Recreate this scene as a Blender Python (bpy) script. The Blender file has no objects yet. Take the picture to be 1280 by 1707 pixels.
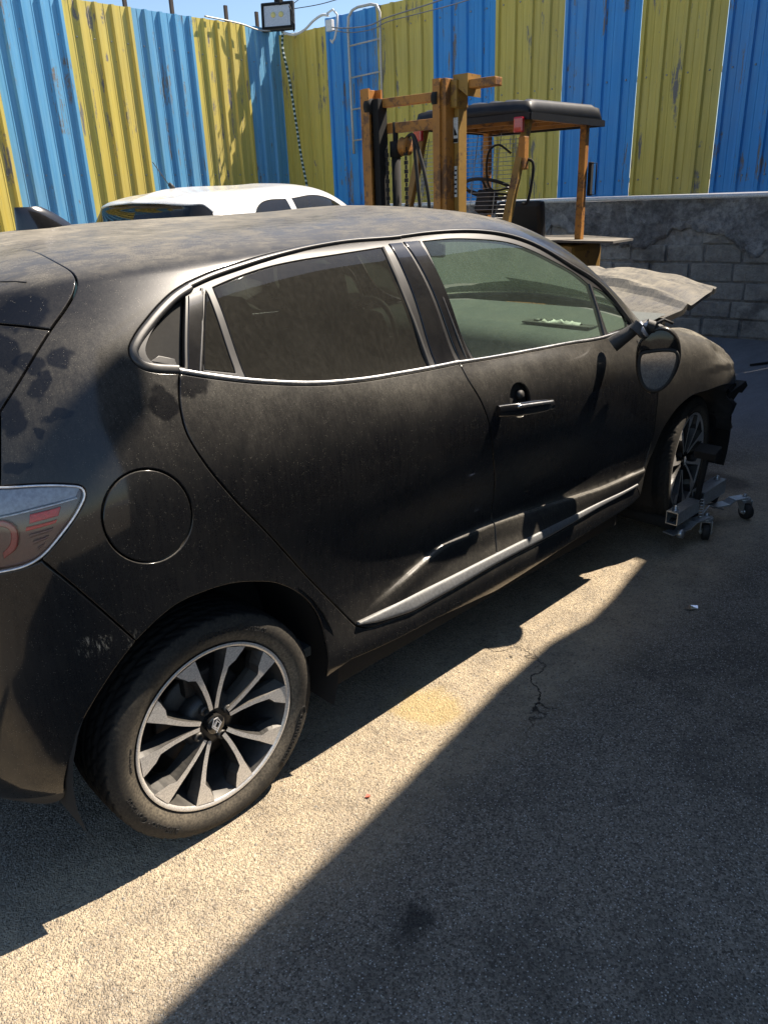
import bpy, bmesh, math, random
import numpy as np
from math import sin, cos, pi, radians as RAD
from mathutils import Vector, Matrix
from mathutils.geometry import delaunay_2d_cdt
random.seed(7); rng=np.random.default_rng(7)
sc=bpy.context.scene
COL=sc.collection
# ------------------------------------------------------------- camera, sky, sun, exposure
CAM=(-0.814,-2.328,1.539); YAW,PIT,ROL=RAD(46.1),RAD(22.07),RAD(-2.21); FPX=1292.0
cd=bpy.data.cameras.new("camera"); cam=bpy.data.objects.new("camera",cd); COL.objects.link(cam)
f=Vector((cos(PIT)*cos(YAW),cos(PIT)*sin(YAW),-sin(PIT))); r=Vector((sin(YAW),-cos(YAW),0)); u=r.cross(f)
r2=cos(ROL)*r+sin(ROL)*u; u2=-sin(ROL)*r+cos(ROL)*u
M=Matrix((r2,u2,-f)).transposed().to_4x4(); M.translation=Vector(CAM); cam.matrix_world=M
cd.sensor_fit='VERTICAL'; cd.sensor_height=36; cd.sensor_width=36; cd.lens=FPX/1707*36; cd.clip_start=.05; cd.clip_end=2000
sc.camera=cam
SUN=Vector((0.62,-0.17,0.85)).normalized()
w=bpy.data.worlds.new("World"); sc.world=w; w.use_nodes=True
nt=w.node_tree; bg=nt.nodes['Background']; sky=nt.nodes.new('ShaderNodeTexSky'); sky.sky_type='NISHITA'; sky.sun_disc=False
sky.sun_elevation=math.asin(SUN.z); sky.sun_rotation=math.atan2(SUN.x,SUN.y); sky.air_density=1.0; sky.dust_density=.4; sky.ozone_density=2.5
nt.links.new(sky.outputs[0],bg.inputs[0]); bg.inputs[1].default_value=.078
sd=bpy.data.lights.new("sun",'SUN'); sd.energy=5.0; sd.angle=RAD(.53); sd.color=(1,.885,.745)
so=bpy.data.objects.new("sun",sd); COL.objects.link(so); so.rotation_euler=SUN.to_track_quat('Z','Y').to_euler(); so.location=(3,-2,9)
sc.view_settings.view_transform='Standard'; sc.view_settings.look='None'; sc.view_settings.exposure=1.17; sc.view_settings.gamma=1
sc.cycles.use_denoising=True; sc.cycles.max_bounces=8; sc.cycles.transparent_max_bounces=24; sc.cycles.sample_clamp_indirect=6
# ------------------------------------------------------------- materials
MATS={}
class NB:
    def __init__(s,name):
        s.m=bpy.data.materials.new(name); s.m.use_nodes=True; s.t=s.m.node_tree; s.N=s.t.nodes; s.L=s.t.links
        s.p=s.N['Principled BSDF']; s.out=s.N['Material Output']; MATS[name]=s.m
        s.tc=s.N.new('ShaderNodeTexCoord')
    def n(s,typ,**k):
        o=s.N.new('ShaderNode'+typ)
        for a,b in k.items(): setattr(o,a,b)
        return o
    def lk(s,a,b): s.L.new(a,b)
    def sv(s,sock,v):
        if hasattr(v,'is_output') or isinstance(v,bpy.types.NodeSocket): s.lk(v,sock)
        else:
            try: sock.default_value=v
            except Exception: sock.default_value=(*v,1) if len(v)==3 else v
    def mp(s,scale=(1,1,1),loc=(0,0,0),rot=(0,0,0),src=None):
        o=s.n('Mapping'); s.lk(src or s.tc.outputs['Object'],o.inputs[0]); o.inputs['Scale'].default_value=scale; o.inputs['Location'].default_value=loc; o.inputs['Rotation'].default_value=rot
        return o.outputs[0]
    def noise(s,scale,vec=None,detail=4,rough=.6,dist=0):
        o=s.n('TexNoise'); s.lk(vec or s.tc.outputs['Object'],o.inputs['Vector']); o.inputs['Scale'].default_value=scale; o.inputs['Detail'].default_value=detail; o.inputs['Roughness'].default_value=rough; o.inputs['Distortion'].default_value=dist
        return o.outputs['Fac']
    def vor(s,scale,vec=None,feat='F1'):
        o=s.n('TexVoronoi',feature=feat); s.lk(vec or s.tc.outputs['Object'],o.inputs['Vector']); o.inputs['Scale'].default_value=scale
        return o
    def math(s,op,a,b=0.,c=0.,clamp=False):
        o=s.n('Math',operation=op); o.use_clamp=clamp
        for i,v in enumerate((a,b,c)): s.sv(o.inputs[i],v)
        return o.outputs[0]
    def rng(s,v,a,b,c=0.,d=1.):
        o=s.n('MapRange'); o.interpolation_type='SMOOTHSTEP'; s.lk(v,o.inputs[0])
        for i,x in enumerate((a,b,c,d)): o.inputs[i+1].default_value=x
        return o.outputs[0]
    def mix(s,f,a,b):
        o=s.n('Mix',data_type='RGBA'); s.sv(o.inputs[0],f); s.sv(o.inputs[6],a); s.sv(o.inputs[7],b); return o.outputs[2]
    def bump(s,h,strength=.3,dist=.01,nrm=None):
        o=s.n('Bump'); o.inputs['Strength'].default_value=strength; o.inputs['Distance'].default_value=dist; s.lk(h,o.inputs['Height'])
        if nrm: s.lk(nrm,o.inputs['Normal'])
        return o.outputs[0]
    def nz(s):
        g=s.n('NewGeometry'); x=s.n('SeparateXYZ'); s.lk(g.outputs['Normal'],x.inputs[0]); return x.outputs['Z']
    def set(s,**k):
        for a,b in k.items():
            nm={'col':'Base Color','rough':'Roughness','metal':'Metallic','coat':'Coat Weight','coatr':'Coat Roughness','spec':'Specular IOR Level','nrm':'Normal','em':'Emission Color','es':'Emission Strength','alpha':'Alpha'}[a]
            s.sv(s.p.inputs[nm],b)
        return s.m
DUST=(.29,.265,.215)
def simple(name,col,rough=.5,metal=0,dust=.12,coat=0,spec=.5,bumps=0,scale=30):
    b=NB(name); n=b.noise(scale*.25,detail=5); n2=b.noise(scale*4,detail=3)
    up=b.rng(b.nz(),-.1,1.0)
    fct=b.math('MULTIPLY',b.rng(n,.35,.75,.3,1.),b.math('MULTIPLY_ADD',up,dust*2.2,dust*.6),clamp=True)
    c0=b.mix(b.rng(n2,.3,.7),tuple(c*.8 for c in col),tuple(min(1,c*1.15) for c in col))
    b.set(col=b.mix(fct,c0,DUST),rough=b.math('MULTIPLY_ADD',fct,.5,rough,clamp=True),metal=b.math('MULTIPLY',b.math('SUBTRACT',1.,fct),metal),coat=coat,spec=spec)
    if bumps: b.set(nrm=b.bump(n2,bumps,.004))
    return b.m
def paint(name,base,dust_lo,dust_hi,clean=(),scuffs=()):
    b=NB(name); O=b.tc.outputs['Object']
    n1=b.noise(2.2,detail=6,rough=.65); st=b.noise(1.0,b.mp((120,120,5)),detail=6,rough=.75,dist=.3); gr=b.noise(420,detail=2); mid=b.noise(14,detail=6,rough=.7)
    z_=b.nz(); px_=b.n('SeparateXYZ'); b.lk(O,px_.inputs[0]); far_sheen=b.rng(b.math('ADD',px_.outputs['Y'],b.math('MULTIPLY',b.noise(3,detail=5),.35)),-.42,.18,.50,1.)  # roof dust thickens to the far side, painting in a grazing tan sheen
    up2=b.math('MULTIPLY_ADD',b.rng(z_,.74,1.0),b.math('MULTIPLY',far_sheen,.88),b.math('MULTIPLY',b.math('MULTIPLY',b.rng(z_,.04,.55),.20),b.rng(px_.outputs['Z'],1.28,1.38,1.,.25)))
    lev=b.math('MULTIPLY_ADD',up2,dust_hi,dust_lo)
    var=b.math('MULTIPLY',b.rng(n1,.35,.7,.70,1.25),b.rng(mid,.3,.75,.80,1.2))
    sf=b.rng(z_,.55,.85,1.,0.);stv=b.math('MULTIPLY_ADD',b.math('SUBTRACT',b.rng(st,.3,.75,.70,1.25),1.),sf,1.)
    rip=b.noise(1.0,b.mp((14,60,30),rot=(0,0,.5)),detail=3,rough=.6,dist=.8)
    var=b.math('MULTIPLY',b.math('MULTIPLY',var,stv),b.math('MULTIPLY_ADD',b.math('SUBTRACT',b.rng(rip,.35,.65,.8,1.15),1.),b.math('SUBTRACT',1.,sf),1.)); var=b.math('MULTIPLY',var,b.rng(gr,.3,.7,.7,1.25))
    fct=b.math('MULTIPLY',lev,var,clamp=True)
    wob=b.n('VectorMath',operation='ADD'); nn=b.n('TexNoise'); nn.inputs['Scale'].default_value=25; b.lk(O,nn.inputs['Vector'])
    sc_=b.n('VectorMath',operation='SCALE'); b.lk(nn.outputs['Color'],sc_.inputs[0]); sc_.inputs['Scale'].default_value=.045
    b.lk(O,wob.inputs[0]); b.lk(sc_.outputs[0],wob.inputs[1])
    for (c,rad) in clean:
        m=b.n('VectorMath',operation='SUBTRACT'); b.lk(wob.outputs[0],m.inputs[0]); m.inputs[1].default_value=(c[0]+.022,c[1]+.022,c[2]+.022)
        d=b.n('VectorMath',operation='MULTIPLY'); b.lk(m.outputs[0],d.inputs[0]); d.inputs[1].default_value=[1/x for x in rad]
        ln=b.n('VectorMath',operation='LENGTH'); b.lk(d.outputs[0],ln.inputs[0])
        fct=b.math('MULTIPLY',fct,b.rng(ln.outputs['Value'],.75,1.05,.22,1.))
    sp=b.vor(260); spk=b.rng(sp.outputs['Distance'],.12,.20,1.,0.); sel=b.math('GREATER_THAN',b.noise(60,detail=3),.555); spk=b.math('MULTIPLY',spk,sel)
    f2=b.math('MAXIMUM',fct,b.math('MULTIPLY',spk,.55))
    for (c,rad) in scuffs:
        m=b.n('VectorMath',operation='SUBTRACT'); b.lk(wob.outputs[0],m.inputs[0]); m.inputs[1].default_value=(c[0]+.022,c[1]+.022,c[2]+.022)
        d=b.n('VectorMath',operation='MULTIPLY'); b.lk(m.outputs[0],d.inputs[0]); d.inputs[1].default_value=[1/x for x in rad]
        ln=b.n('VectorMath',operation='LENGTH'); b.lk(d.outputs[0],ln.inputs[0])
        sk=b.rng(b.noise(1.0,b.mp((160,160,40),rot=(.3,.5,0)),detail=4,rough=.8),.50,.66)
        f2=b.math('MAXIMUM',f2,b.math('MULTIPLY',b.rng(ln.outputs['Value'],.4,1.,.95,0.),sk))
    col=b.mix(f2,base,DUST)
    ro=b.math('MULTIPLY_ADD',f2,1.2,.25,clamp=True)
    b.set(col=col,rough=ro,spec=.10,coat=b.math('MULTIPLY',b.math('SUBTRACT',1.,b.math('MULTIPLY',f2,1.1),clamp=True),.8),coatr=b.math('MULTIPLY_ADD',f2,.55,.05,clamp=True))
    b.set(nrm=b.bump(b.math('MULTIPLY',b.noise(1.0,b.mp((30,30,12)),detail=3),f2),.035,.02))
    return b.m
def glass(name,tint,dustf,rough=.02,dcol=(.20,.18,.14)):
    b=NB(name); b.N.remove(b.p)
    tr=b.n('BsdfTransparent'); tr.inputs[0].default_value=(*tint,1); gl=b.n('BsdfGlossy'); gl.inputs['Roughness'].default_value=rough; gl.inputs[0].default_value=(1,1,1,1)
    fr=b.n('Fresnel'); fr.inputs[0].default_value=1.5; m=b.n('MixShader'); b.lk(fr.outputs[0],m.inputs[0]); b.lk(tr.outputs[0],m.inputs[1]); b.lk(gl.outputs[0],m.inputs[2])
    df=b.n('BsdfDiffuse'); df.inputs[0].default_value=(*dcol,1)
    nf=b.math('MULTIPLY',b.rng(b.noise(3,detail=6,rough=.7),.3,.75,.8,1.15),b.rng(b.noise(1,b.mp((90,90,30)),detail=5),.3,.75,.8,1.15))
    spk=b.math('MULTIPLY',b.rng(b.vor(230).outputs['Distance'],.08,.16,1.,0.),b.math('GREATER_THAN',b.noise(70,detail=1),.6))
    ff=b.math('MAXIMUM',b.math('MULTIPLY',nf,dustf,clamp=True),b.math('MULTIPLY',spk,dustf*2.2,clamp=True))
    m2=b.n('MixShader'); b.lk(ff,m2.inputs[0]); b.lk(m.outputs[0],m2.inputs[1]); b.lk(df.outputs[0],m2.inputs[2]); b.lk(m2.outputs[0],b.out.inputs[0])
    return b.m
# ------------------------------------------------------------- object helpers
def link(o,parent=None):
    COL.objects.link(o)
    if parent is not None: o.parent=parent
    return o
def tag(o,label=None,cat=None,group=None,kind=None):
    for k,v in (('label',label),('category',cat),('group',group),('kind',kind)):
        if v: o[k]=v
    return o
def thing(name,label,cat,loc=(0,0,0),rz=0,group=None):
    o=bpy.data.objects.new(name,None); o.empty_display_size=.2; link(o); o.location=loc; o.rotation_euler=(0,0,rz); return tag(o,label,cat,group)
class MB:
    """collects geometry, then links it as one mesh object"""
    def __init__(s): s.v=[]; s.f=[]; s.sm=[]; s.mi=[]; s.cur=0
    def add(s,vs,fs,smooth=False,T=None):
        k=len(s.v)
        for p in vs:
            p=Vector(p); s.v.append(tuple(T@p) if T is not None else tuple(p))
        for q in fs: s.f.append([k+i for i in q]); s.sm.append(smooth); s.mi.append(s.cur)
        return s
    def box(s,c,d,T=None,rot=None,bev=.0):
        bm=bmesh.new(); bmesh.ops.create_cube(bm,size=1)
        for v in bm.verts: v.co=Vector((v.co.x*d[0],v.co.y*d[1],v.co.z*d[2]))
        if bev: bmesh.ops.bevel(bm,geom=bm.edges[:],offset=bev,segments=2,affect='EDGES',profile=.6)
        m=Matrix.Translation(c)@(rot.to_4x4() if rot is not None else Matrix())
        if T is not None: m=T@m
        bm.verts.index_update(); s.add([v.co for v in bm.verts],[[v.index for v in q.verts] for q in bm.faces],False,m); bm.free(); return s
    def beam(s,a,b,w,h,T=None,bev=.0,up=(0,0,1)):
        a=Vector(a);b=Vector(b);d=b-a; z=Vector(up)
        if abs(d.normalized().dot(z))>.98: z=Vector((1,0,0))
        x=d.normalized(); y=z.cross(x).normalized(); z=x.cross(y)
        return s.box((a+b)/2,(d.length,w,h),T,Matrix((x,y,z)).transposed(),bev)
    def tube(s,pts,r,seg=8,T=None,cap=True,closed=False):
        P=[Vector(p) for p in pts]; n=len(P); R_=r if hasattr(r,'__len__') else [r]*n; vs=[];fs=[]; prev=None
        for i,p in enumerate(P):
            if closed: t=(P[(i+1)%n]-P[i-1]).normalized()
            else: t=(P[min(i+1,n-1)]-P[max(i-1,0)]).normalized()
            if prev is None:
                x=t.cross(Vector((0,0,1)));  x=x if x.length>.1 else t.cross(Vector((1,0,0)))
            else: x=prev-t*prev.dot(t)
            x.normalize(); prev=x; y=t.cross(x)
            for k in range(seg): a=2*pi*k/seg; vs.append(p+R_[i]*(cos(a)*x+sin(a)*y))
        for i in range(n if closed else n-1):
            for k in range(seg):
                a=i*seg+k;b_=i*seg+(k+1)%seg;c=((i+1)%n)*seg+(k+1)%seg;d=((i+1)%n)*seg+k; fs.append([a,b_,c,d])
        if cap and not closed: fs+= [list(range(seg))[::-1],[(n-1)*seg+k for k in range(seg)]]
        return s.add(vs,fs,True,T)
    def lathe(s,prof,axis='y',seg=48,T=None,c=(0,0,0),smooth=True,closed=False):
        vs=[];fs=[];m=len(prof)
        for i in range(seg):
            a=2*pi*i/seg
            for (rr,h) in prof:
                p={'y':(rr*cos(a),h,rr*sin(a)),'z':(rr*cos(a),rr*sin(a),h),'x':(h,rr*cos(a),rr*sin(a))}[axis]
                vs.append((p[0]+c[0],p[1]+c[1],p[2]+c[2]))
        for i in range(seg):
            j=(i+1)%seg
            for k in range(m if closed else m-1): fs.append([i*m+k,i*m+(k+1)%m,j*m+(k+1)%m,j*m+k])
        return s.add(vs,fs,smooth,T)
    def prism(s,poly,a,b,axis='y',T=None,smooth=False):
        """extrude 2D polygon between a and b along axis"""
        n=len(poly); f={'y':lambda p,h:(p[0],h,p[1]),'z':lambda p,h:(p[0],p[1],h),'x':lambda p,h:(h,p[0],p[1])}[axis]
        vs=[f(p,a) for p in poly]+[f(p,b) for p in poly]
        return s.add(vs,[list(range(n))[::-1],list(range(n,2*n))]+[[i,(i+1)%n,n+(i+1)%n,n+i] for i in range(n)],smooth,T)
    def grid(s,P,smooth=True,T=None,closeu=False):
        nu=len(P);nv=len(P[0]); vs=[p for row in P for p in row]; fs=[]
        for i in range(nu if closeu else nu-1):
            for j in range(nv-1): fs.append([i*nv+j,((i+1)%nu)*nv+j,((i+1)%nu)*nv+j+1,i*nv+j+1])
        return s.add(vs,fs,smooth,T)
    def build(s,name,mat,parent=None,fix=True,bevel=0,auto=None):
        me=bpy.data.meshes.new(name); me.from_pydata(s.v,[],s.f); me.update()
        me.polygons.foreach_set('use_smooth',s.sm)
        ms=mat if isinstance(mat,(list,tuple)) else [mat]
        for m in ms: me.materials.append(m)
        if len(ms)>1: me.polygons.foreach_set('material_index',s.mi)
        if fix:
            bm=bmesh.new(); bm.from_mesh(me); bmesh.ops.recalc_face_normals(bm,faces=bm.faces); bm.to_mesh(me); bm.free()
        if auto is not None:
            me.polygons.foreach_set('use_smooth',[True]*len(me.polygons)); me.set_sharp_from_angle(angle=RAD(auto))
        o=bpy.data.objects.new(name,me); link(o,parent)
        if bevel:
            m=o.modifiers.new('bevel','BEVEL'); m.width=bevel; m.segments=2; m.limit_method='ANGLE'; m.angle_limit=RAD(40)
        return o
def spl(pts,n,closed=False):
    P=np.array(pts,float); m=len(P)
    if closed: P=np.vstack([P,P[:1]]); 
    d=np.r_[0,np.cumsum(np.maximum(np.linalg.norm(np.diff(P,axis=0),axis=1),1e-6)**.5)]
    if closed: Q=np.vstack([P[-2],P,P[1]]); t=np.r_[d[0]-(d[-1]-d[-2]),d,d[-1]+d[1]-d[0]]
    else: Q=np.vstack([2*P[0]-P[1],P,2*P[-1]-P[-2]]); t=np.r_[d[0]-(d[1]-d[0]),d,d[-1]+(d[-1]-d[-2])]
    x=np.linspace(d[0],d[-1],n,endpoint=not closed); out=[]
    for xx in x:
        k=int(np.clip(np.searchsorted(d,xx,side='right')-1,0,len(d)-2)); i=k+1
        p0,p1,p2,p3=Q[i-1],Q[i],Q[i+1],Q[i+2]; t0,t1,t2,t3=t[i-1],t[i],t[i+1],t[i+2]
        A1=(t1-xx)/(t1-t0)*p0+(xx-t0)/(t1-t0)*p1; A2=(t2-xx)/(t2-t1)*p1+(xx-t1)/(t2-t1)*p2; A3=(t3-xx)/(t3-t2)*p2+(xx-t2)/(t3-t2)*p3
        B1=(t2-xx)/(t2-t0)*A1+(xx-t0)/(t2-t0)*A2; B2=(t3-xx)/(t3-t1)*A2+(xx-t1)/(t3-t1)*A3
        out.append((t2-xx)/(t2-t1)*B1+(xx-t1)/(t2-t1)*B2)
    return np.array(out)
# ------------------------------------------------------------- car body surface: spline net of sections
VR=np.array([0,.22,.30,.42,.54,.68,.83,.95,1.05,1.14,1.32,1.48,1.58,1.68,1.95,2.25])
# station tables: (u, x, [ (y,z) rows ], optional x per row)
def net():
    S=[]
    #                0          1          2          3          4          5          6          7          8           9           10          11          12          13         14        15
    def st(u,x,ys,zs,xs=None):
        xs=xs or [x]*16
        S.append((u,[(a,-b,c) for a,b,c in zip(xs,ys,zs)]))
    st(-1.10,0,[0]*16,[.24,.27,.34,.46,.58,.70,.84,.96,1.06,1.15,1.26,1.36,1.395,1.405,1.41,1.41],[-.50,-.60,-.625,-.65,-.65,-.62,-.60,-.59,-.57,-.54,-.46,-.38,-.40,-.41,-.41,-.41])
    st(-.80,0,[.38,.44,.46,.47,.47,.47,.47,.47,.46,.45,.43,.40,.38,.30,.16,0],[.24,.27,.34,.46,.58,.70,.84,.96,1.06,1.15,1.26,1.355,1.385,1.40,1.41,1.42],[-.47,-.57,-.60,-.62,-.615,-.59,-.575,-.56,-.54,-.51,-.43,-.35,-.37,-.38,-.38,-.38])
    st(-.58,0,[.55,.68,.72,.735,.74,.735,.73,.72,.70,.67,.62,.575,.55,.46,.25,0],[.24,.27,.34,.46,.58,.71,.85,.97,1.07,1.16,1.27,1.35,1.38,1.405,1.425,1.435],[-.40,-.47,-.50,-.51,-.50,-.48,-.47,-.46,-.44,-.41,-.35,-.30,-.30,-.31,-.31,-.31])
    st(-.36,0,[.58,.795,.84,.86,.865,.865,.86,.845,.82,.785,.71,.645,.61,.52,.28,0],[.24,.27,.34,.46,.58,.72,.86,.985,1.09,1.18,1.29,1.365,1.395,1.417,1.435,1.455],[-.32,-.36,-.36,-.355,-.35,-.34,-.33,-.32,-.30,-.28,-.25,-.22,-.21,-.21,-.21,-.21])
    st(0.0,0.0,[.58,.80,.86,.885,.895,.90,.903,.888,.850,.812,.742,.68,.635,.54,.29,0],[.22,.24,.32,.44,.58,.73,.88,1.02,1.13,1.205,1.315,1.385,1.418,1.442,1.463,1.487])
    st(.42,.42,[.56,.80,.865,.875,.855,.862,.893,.888,.853,.812,.740,.675,.628,.54,.29,0],[.18,.20,.27,.38,.50,.65,.81,.97,1.082,1.145,1.285,1.385,1.428,1.455,1.479,1.503])
    st(1.0,1.0,[.55,.80,.86,.868,.818,.838,.879,.884,.853,.812,.740,.665,.612,.53,.29,0],[.17,.19,.25,.36,.49,.64,.78,.92,1.02,1.075,1.24,1.37,1.425,1.462,1.495,1.51])
    st(1.6,1.6,[.55,.80,.86,.868,.818,.836,.876,.881,.851,.810,.740,.668,.612,.54,.30,0],[.17,.19,.25,.36,.48,.62,.75,.88,.98,1.035,1.20,1.335,1.395,1.435,1.465,1.475])
    st(1.82,1.82,[.55,.80,.86,.87,.835,.85,.872,.876,.857,.818,.75,.70,.672,.605,.33,0],[.175,.195,.255,.36,.475,.61,.735,.85,.94,1.015,1.15,1.245,1.29,1.345,1.375,1.385],[1.82]*10+[1.82,1.81,1.81,1.82,1.86,1.87])
    st(1.97,1.97,[.55,.80,.86,.872,.845,.857,.872,.874,.852,.810,.768,.735,.71,.65,.35,0],[.18,.20,.26,.36,.475,.60,.725,.845,.93,1.005,1.085,1.155,1.20,1.25,1.285,1.295],[1.97]*10+[1.96,1.96,1.955,1.97,2.04,2.06])
    st(2.10,2.10,[.55,.80,.86,.876,.86,.868,.878,.873,.847,.803,.785,.775,.765,.70,.37,0],[.19,.21,.27,.37,.475,.59,.715,.835,.92,.99,1.02,1.045,1.065,1.13,1.175,1.185],[2.10]*10+[2.09,2.09,2.09,2.12,2.23,2.26])
    st(2.25,2.25,[.55,.80,.86,.880,.88,.885,.887,.873,.843,.797,.777,.755,.735,.665,.36,0],[.20,.22,.28,.38,.47,.58,.71,.82,.905,.97,.985,1.0,1.01,1.03,1.065,1.08],[2.25]*10+[2.25,2.255,2.265,2.32,2.47,2.52])
    st(2.6,2.6,[.56,.80,.86,.885,.89,.898,.895,.875,.838,.782,.73,.66,.60,.5,.28,0],[.22,.24,.31,.41,.50,.60,.71,.81,.885,.93,.95,.965,.975,.985,1.0,1.005],[2.6]*10+[2.62,2.65,2.68,2.70,2.75,2.78])
    st(2.95,2.95,[.56,.78,.83,.855,.87,.88,.872,.845,.80,.735,.67,.6,.54,.45,.25,0],[.24,.26,.32,.41,.49,.57,.66,.74,.80,.84,.865,.885,.895,.91,.925,.93],[2.95]*16)
    st(3.25,3.25,[.50,.66,.70,.73,.755,.77,.76,.74,.70,.65,.59,.53,.48,.4,.22,0],[.24,.26,.31,.38,.45,.52,.59,.66,.71,.75,.775,.795,.81,.825,.84,.845],[3.25]*16)
    U=np.array([s[0] for s in S]);P=np.array([s[1] for s in S])
    return U,P
def nspl(t,P):
    n=len(t);h=np.diff(t)
    A=np.zeros((n,n));A[0,0]=A[-1,-1]=1
    b=np.zeros((n,)+P.shape[1:])
    for i in range(1,n-1):
        A[i,i-1]=h[i-1];A[i,i]=2*(h[i-1]+h[i]);A[i,i+1]=h[i]
        b[i]=6*((P[i+1]-P[i])/h[i]-(P[i]-P[i-1])/h[i-1])
    return np.linalg.solve(A,b.reshape(n,-1)).reshape(P.shape)
def basis(t,x):
    """matrix of natural spline weights: value(x)=B@P"""
    n=len(t);x=np.clip(np.atleast_1d(x),t[0],t[-1])
    M=nspl(t,np.eye(n))
    k=np.clip(np.searchsorted(t,x)-1,0,n-2);h=t[k+1]-t[k]
    a=(t[k+1]-x)/h;b=(x-t[k])/h
    B=((a**3-a)*h*h/6)[:,None]*M[k]+((b**3-b)*h*h/6)[:,None]*M[k+1]
    B[np.arange(len(x)),k]+=a;B[np.arange(len(x)),k+1]+=b
    return B
UU,PP=net()
def S(u,v):
    u=np.atleast_1d(u).astype(float);v=np.atleast_1d(v).astype(float)
    return np.einsum('ni,nj,ijk->nk',basis(UU,u),basis(VR,v),PP)
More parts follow.
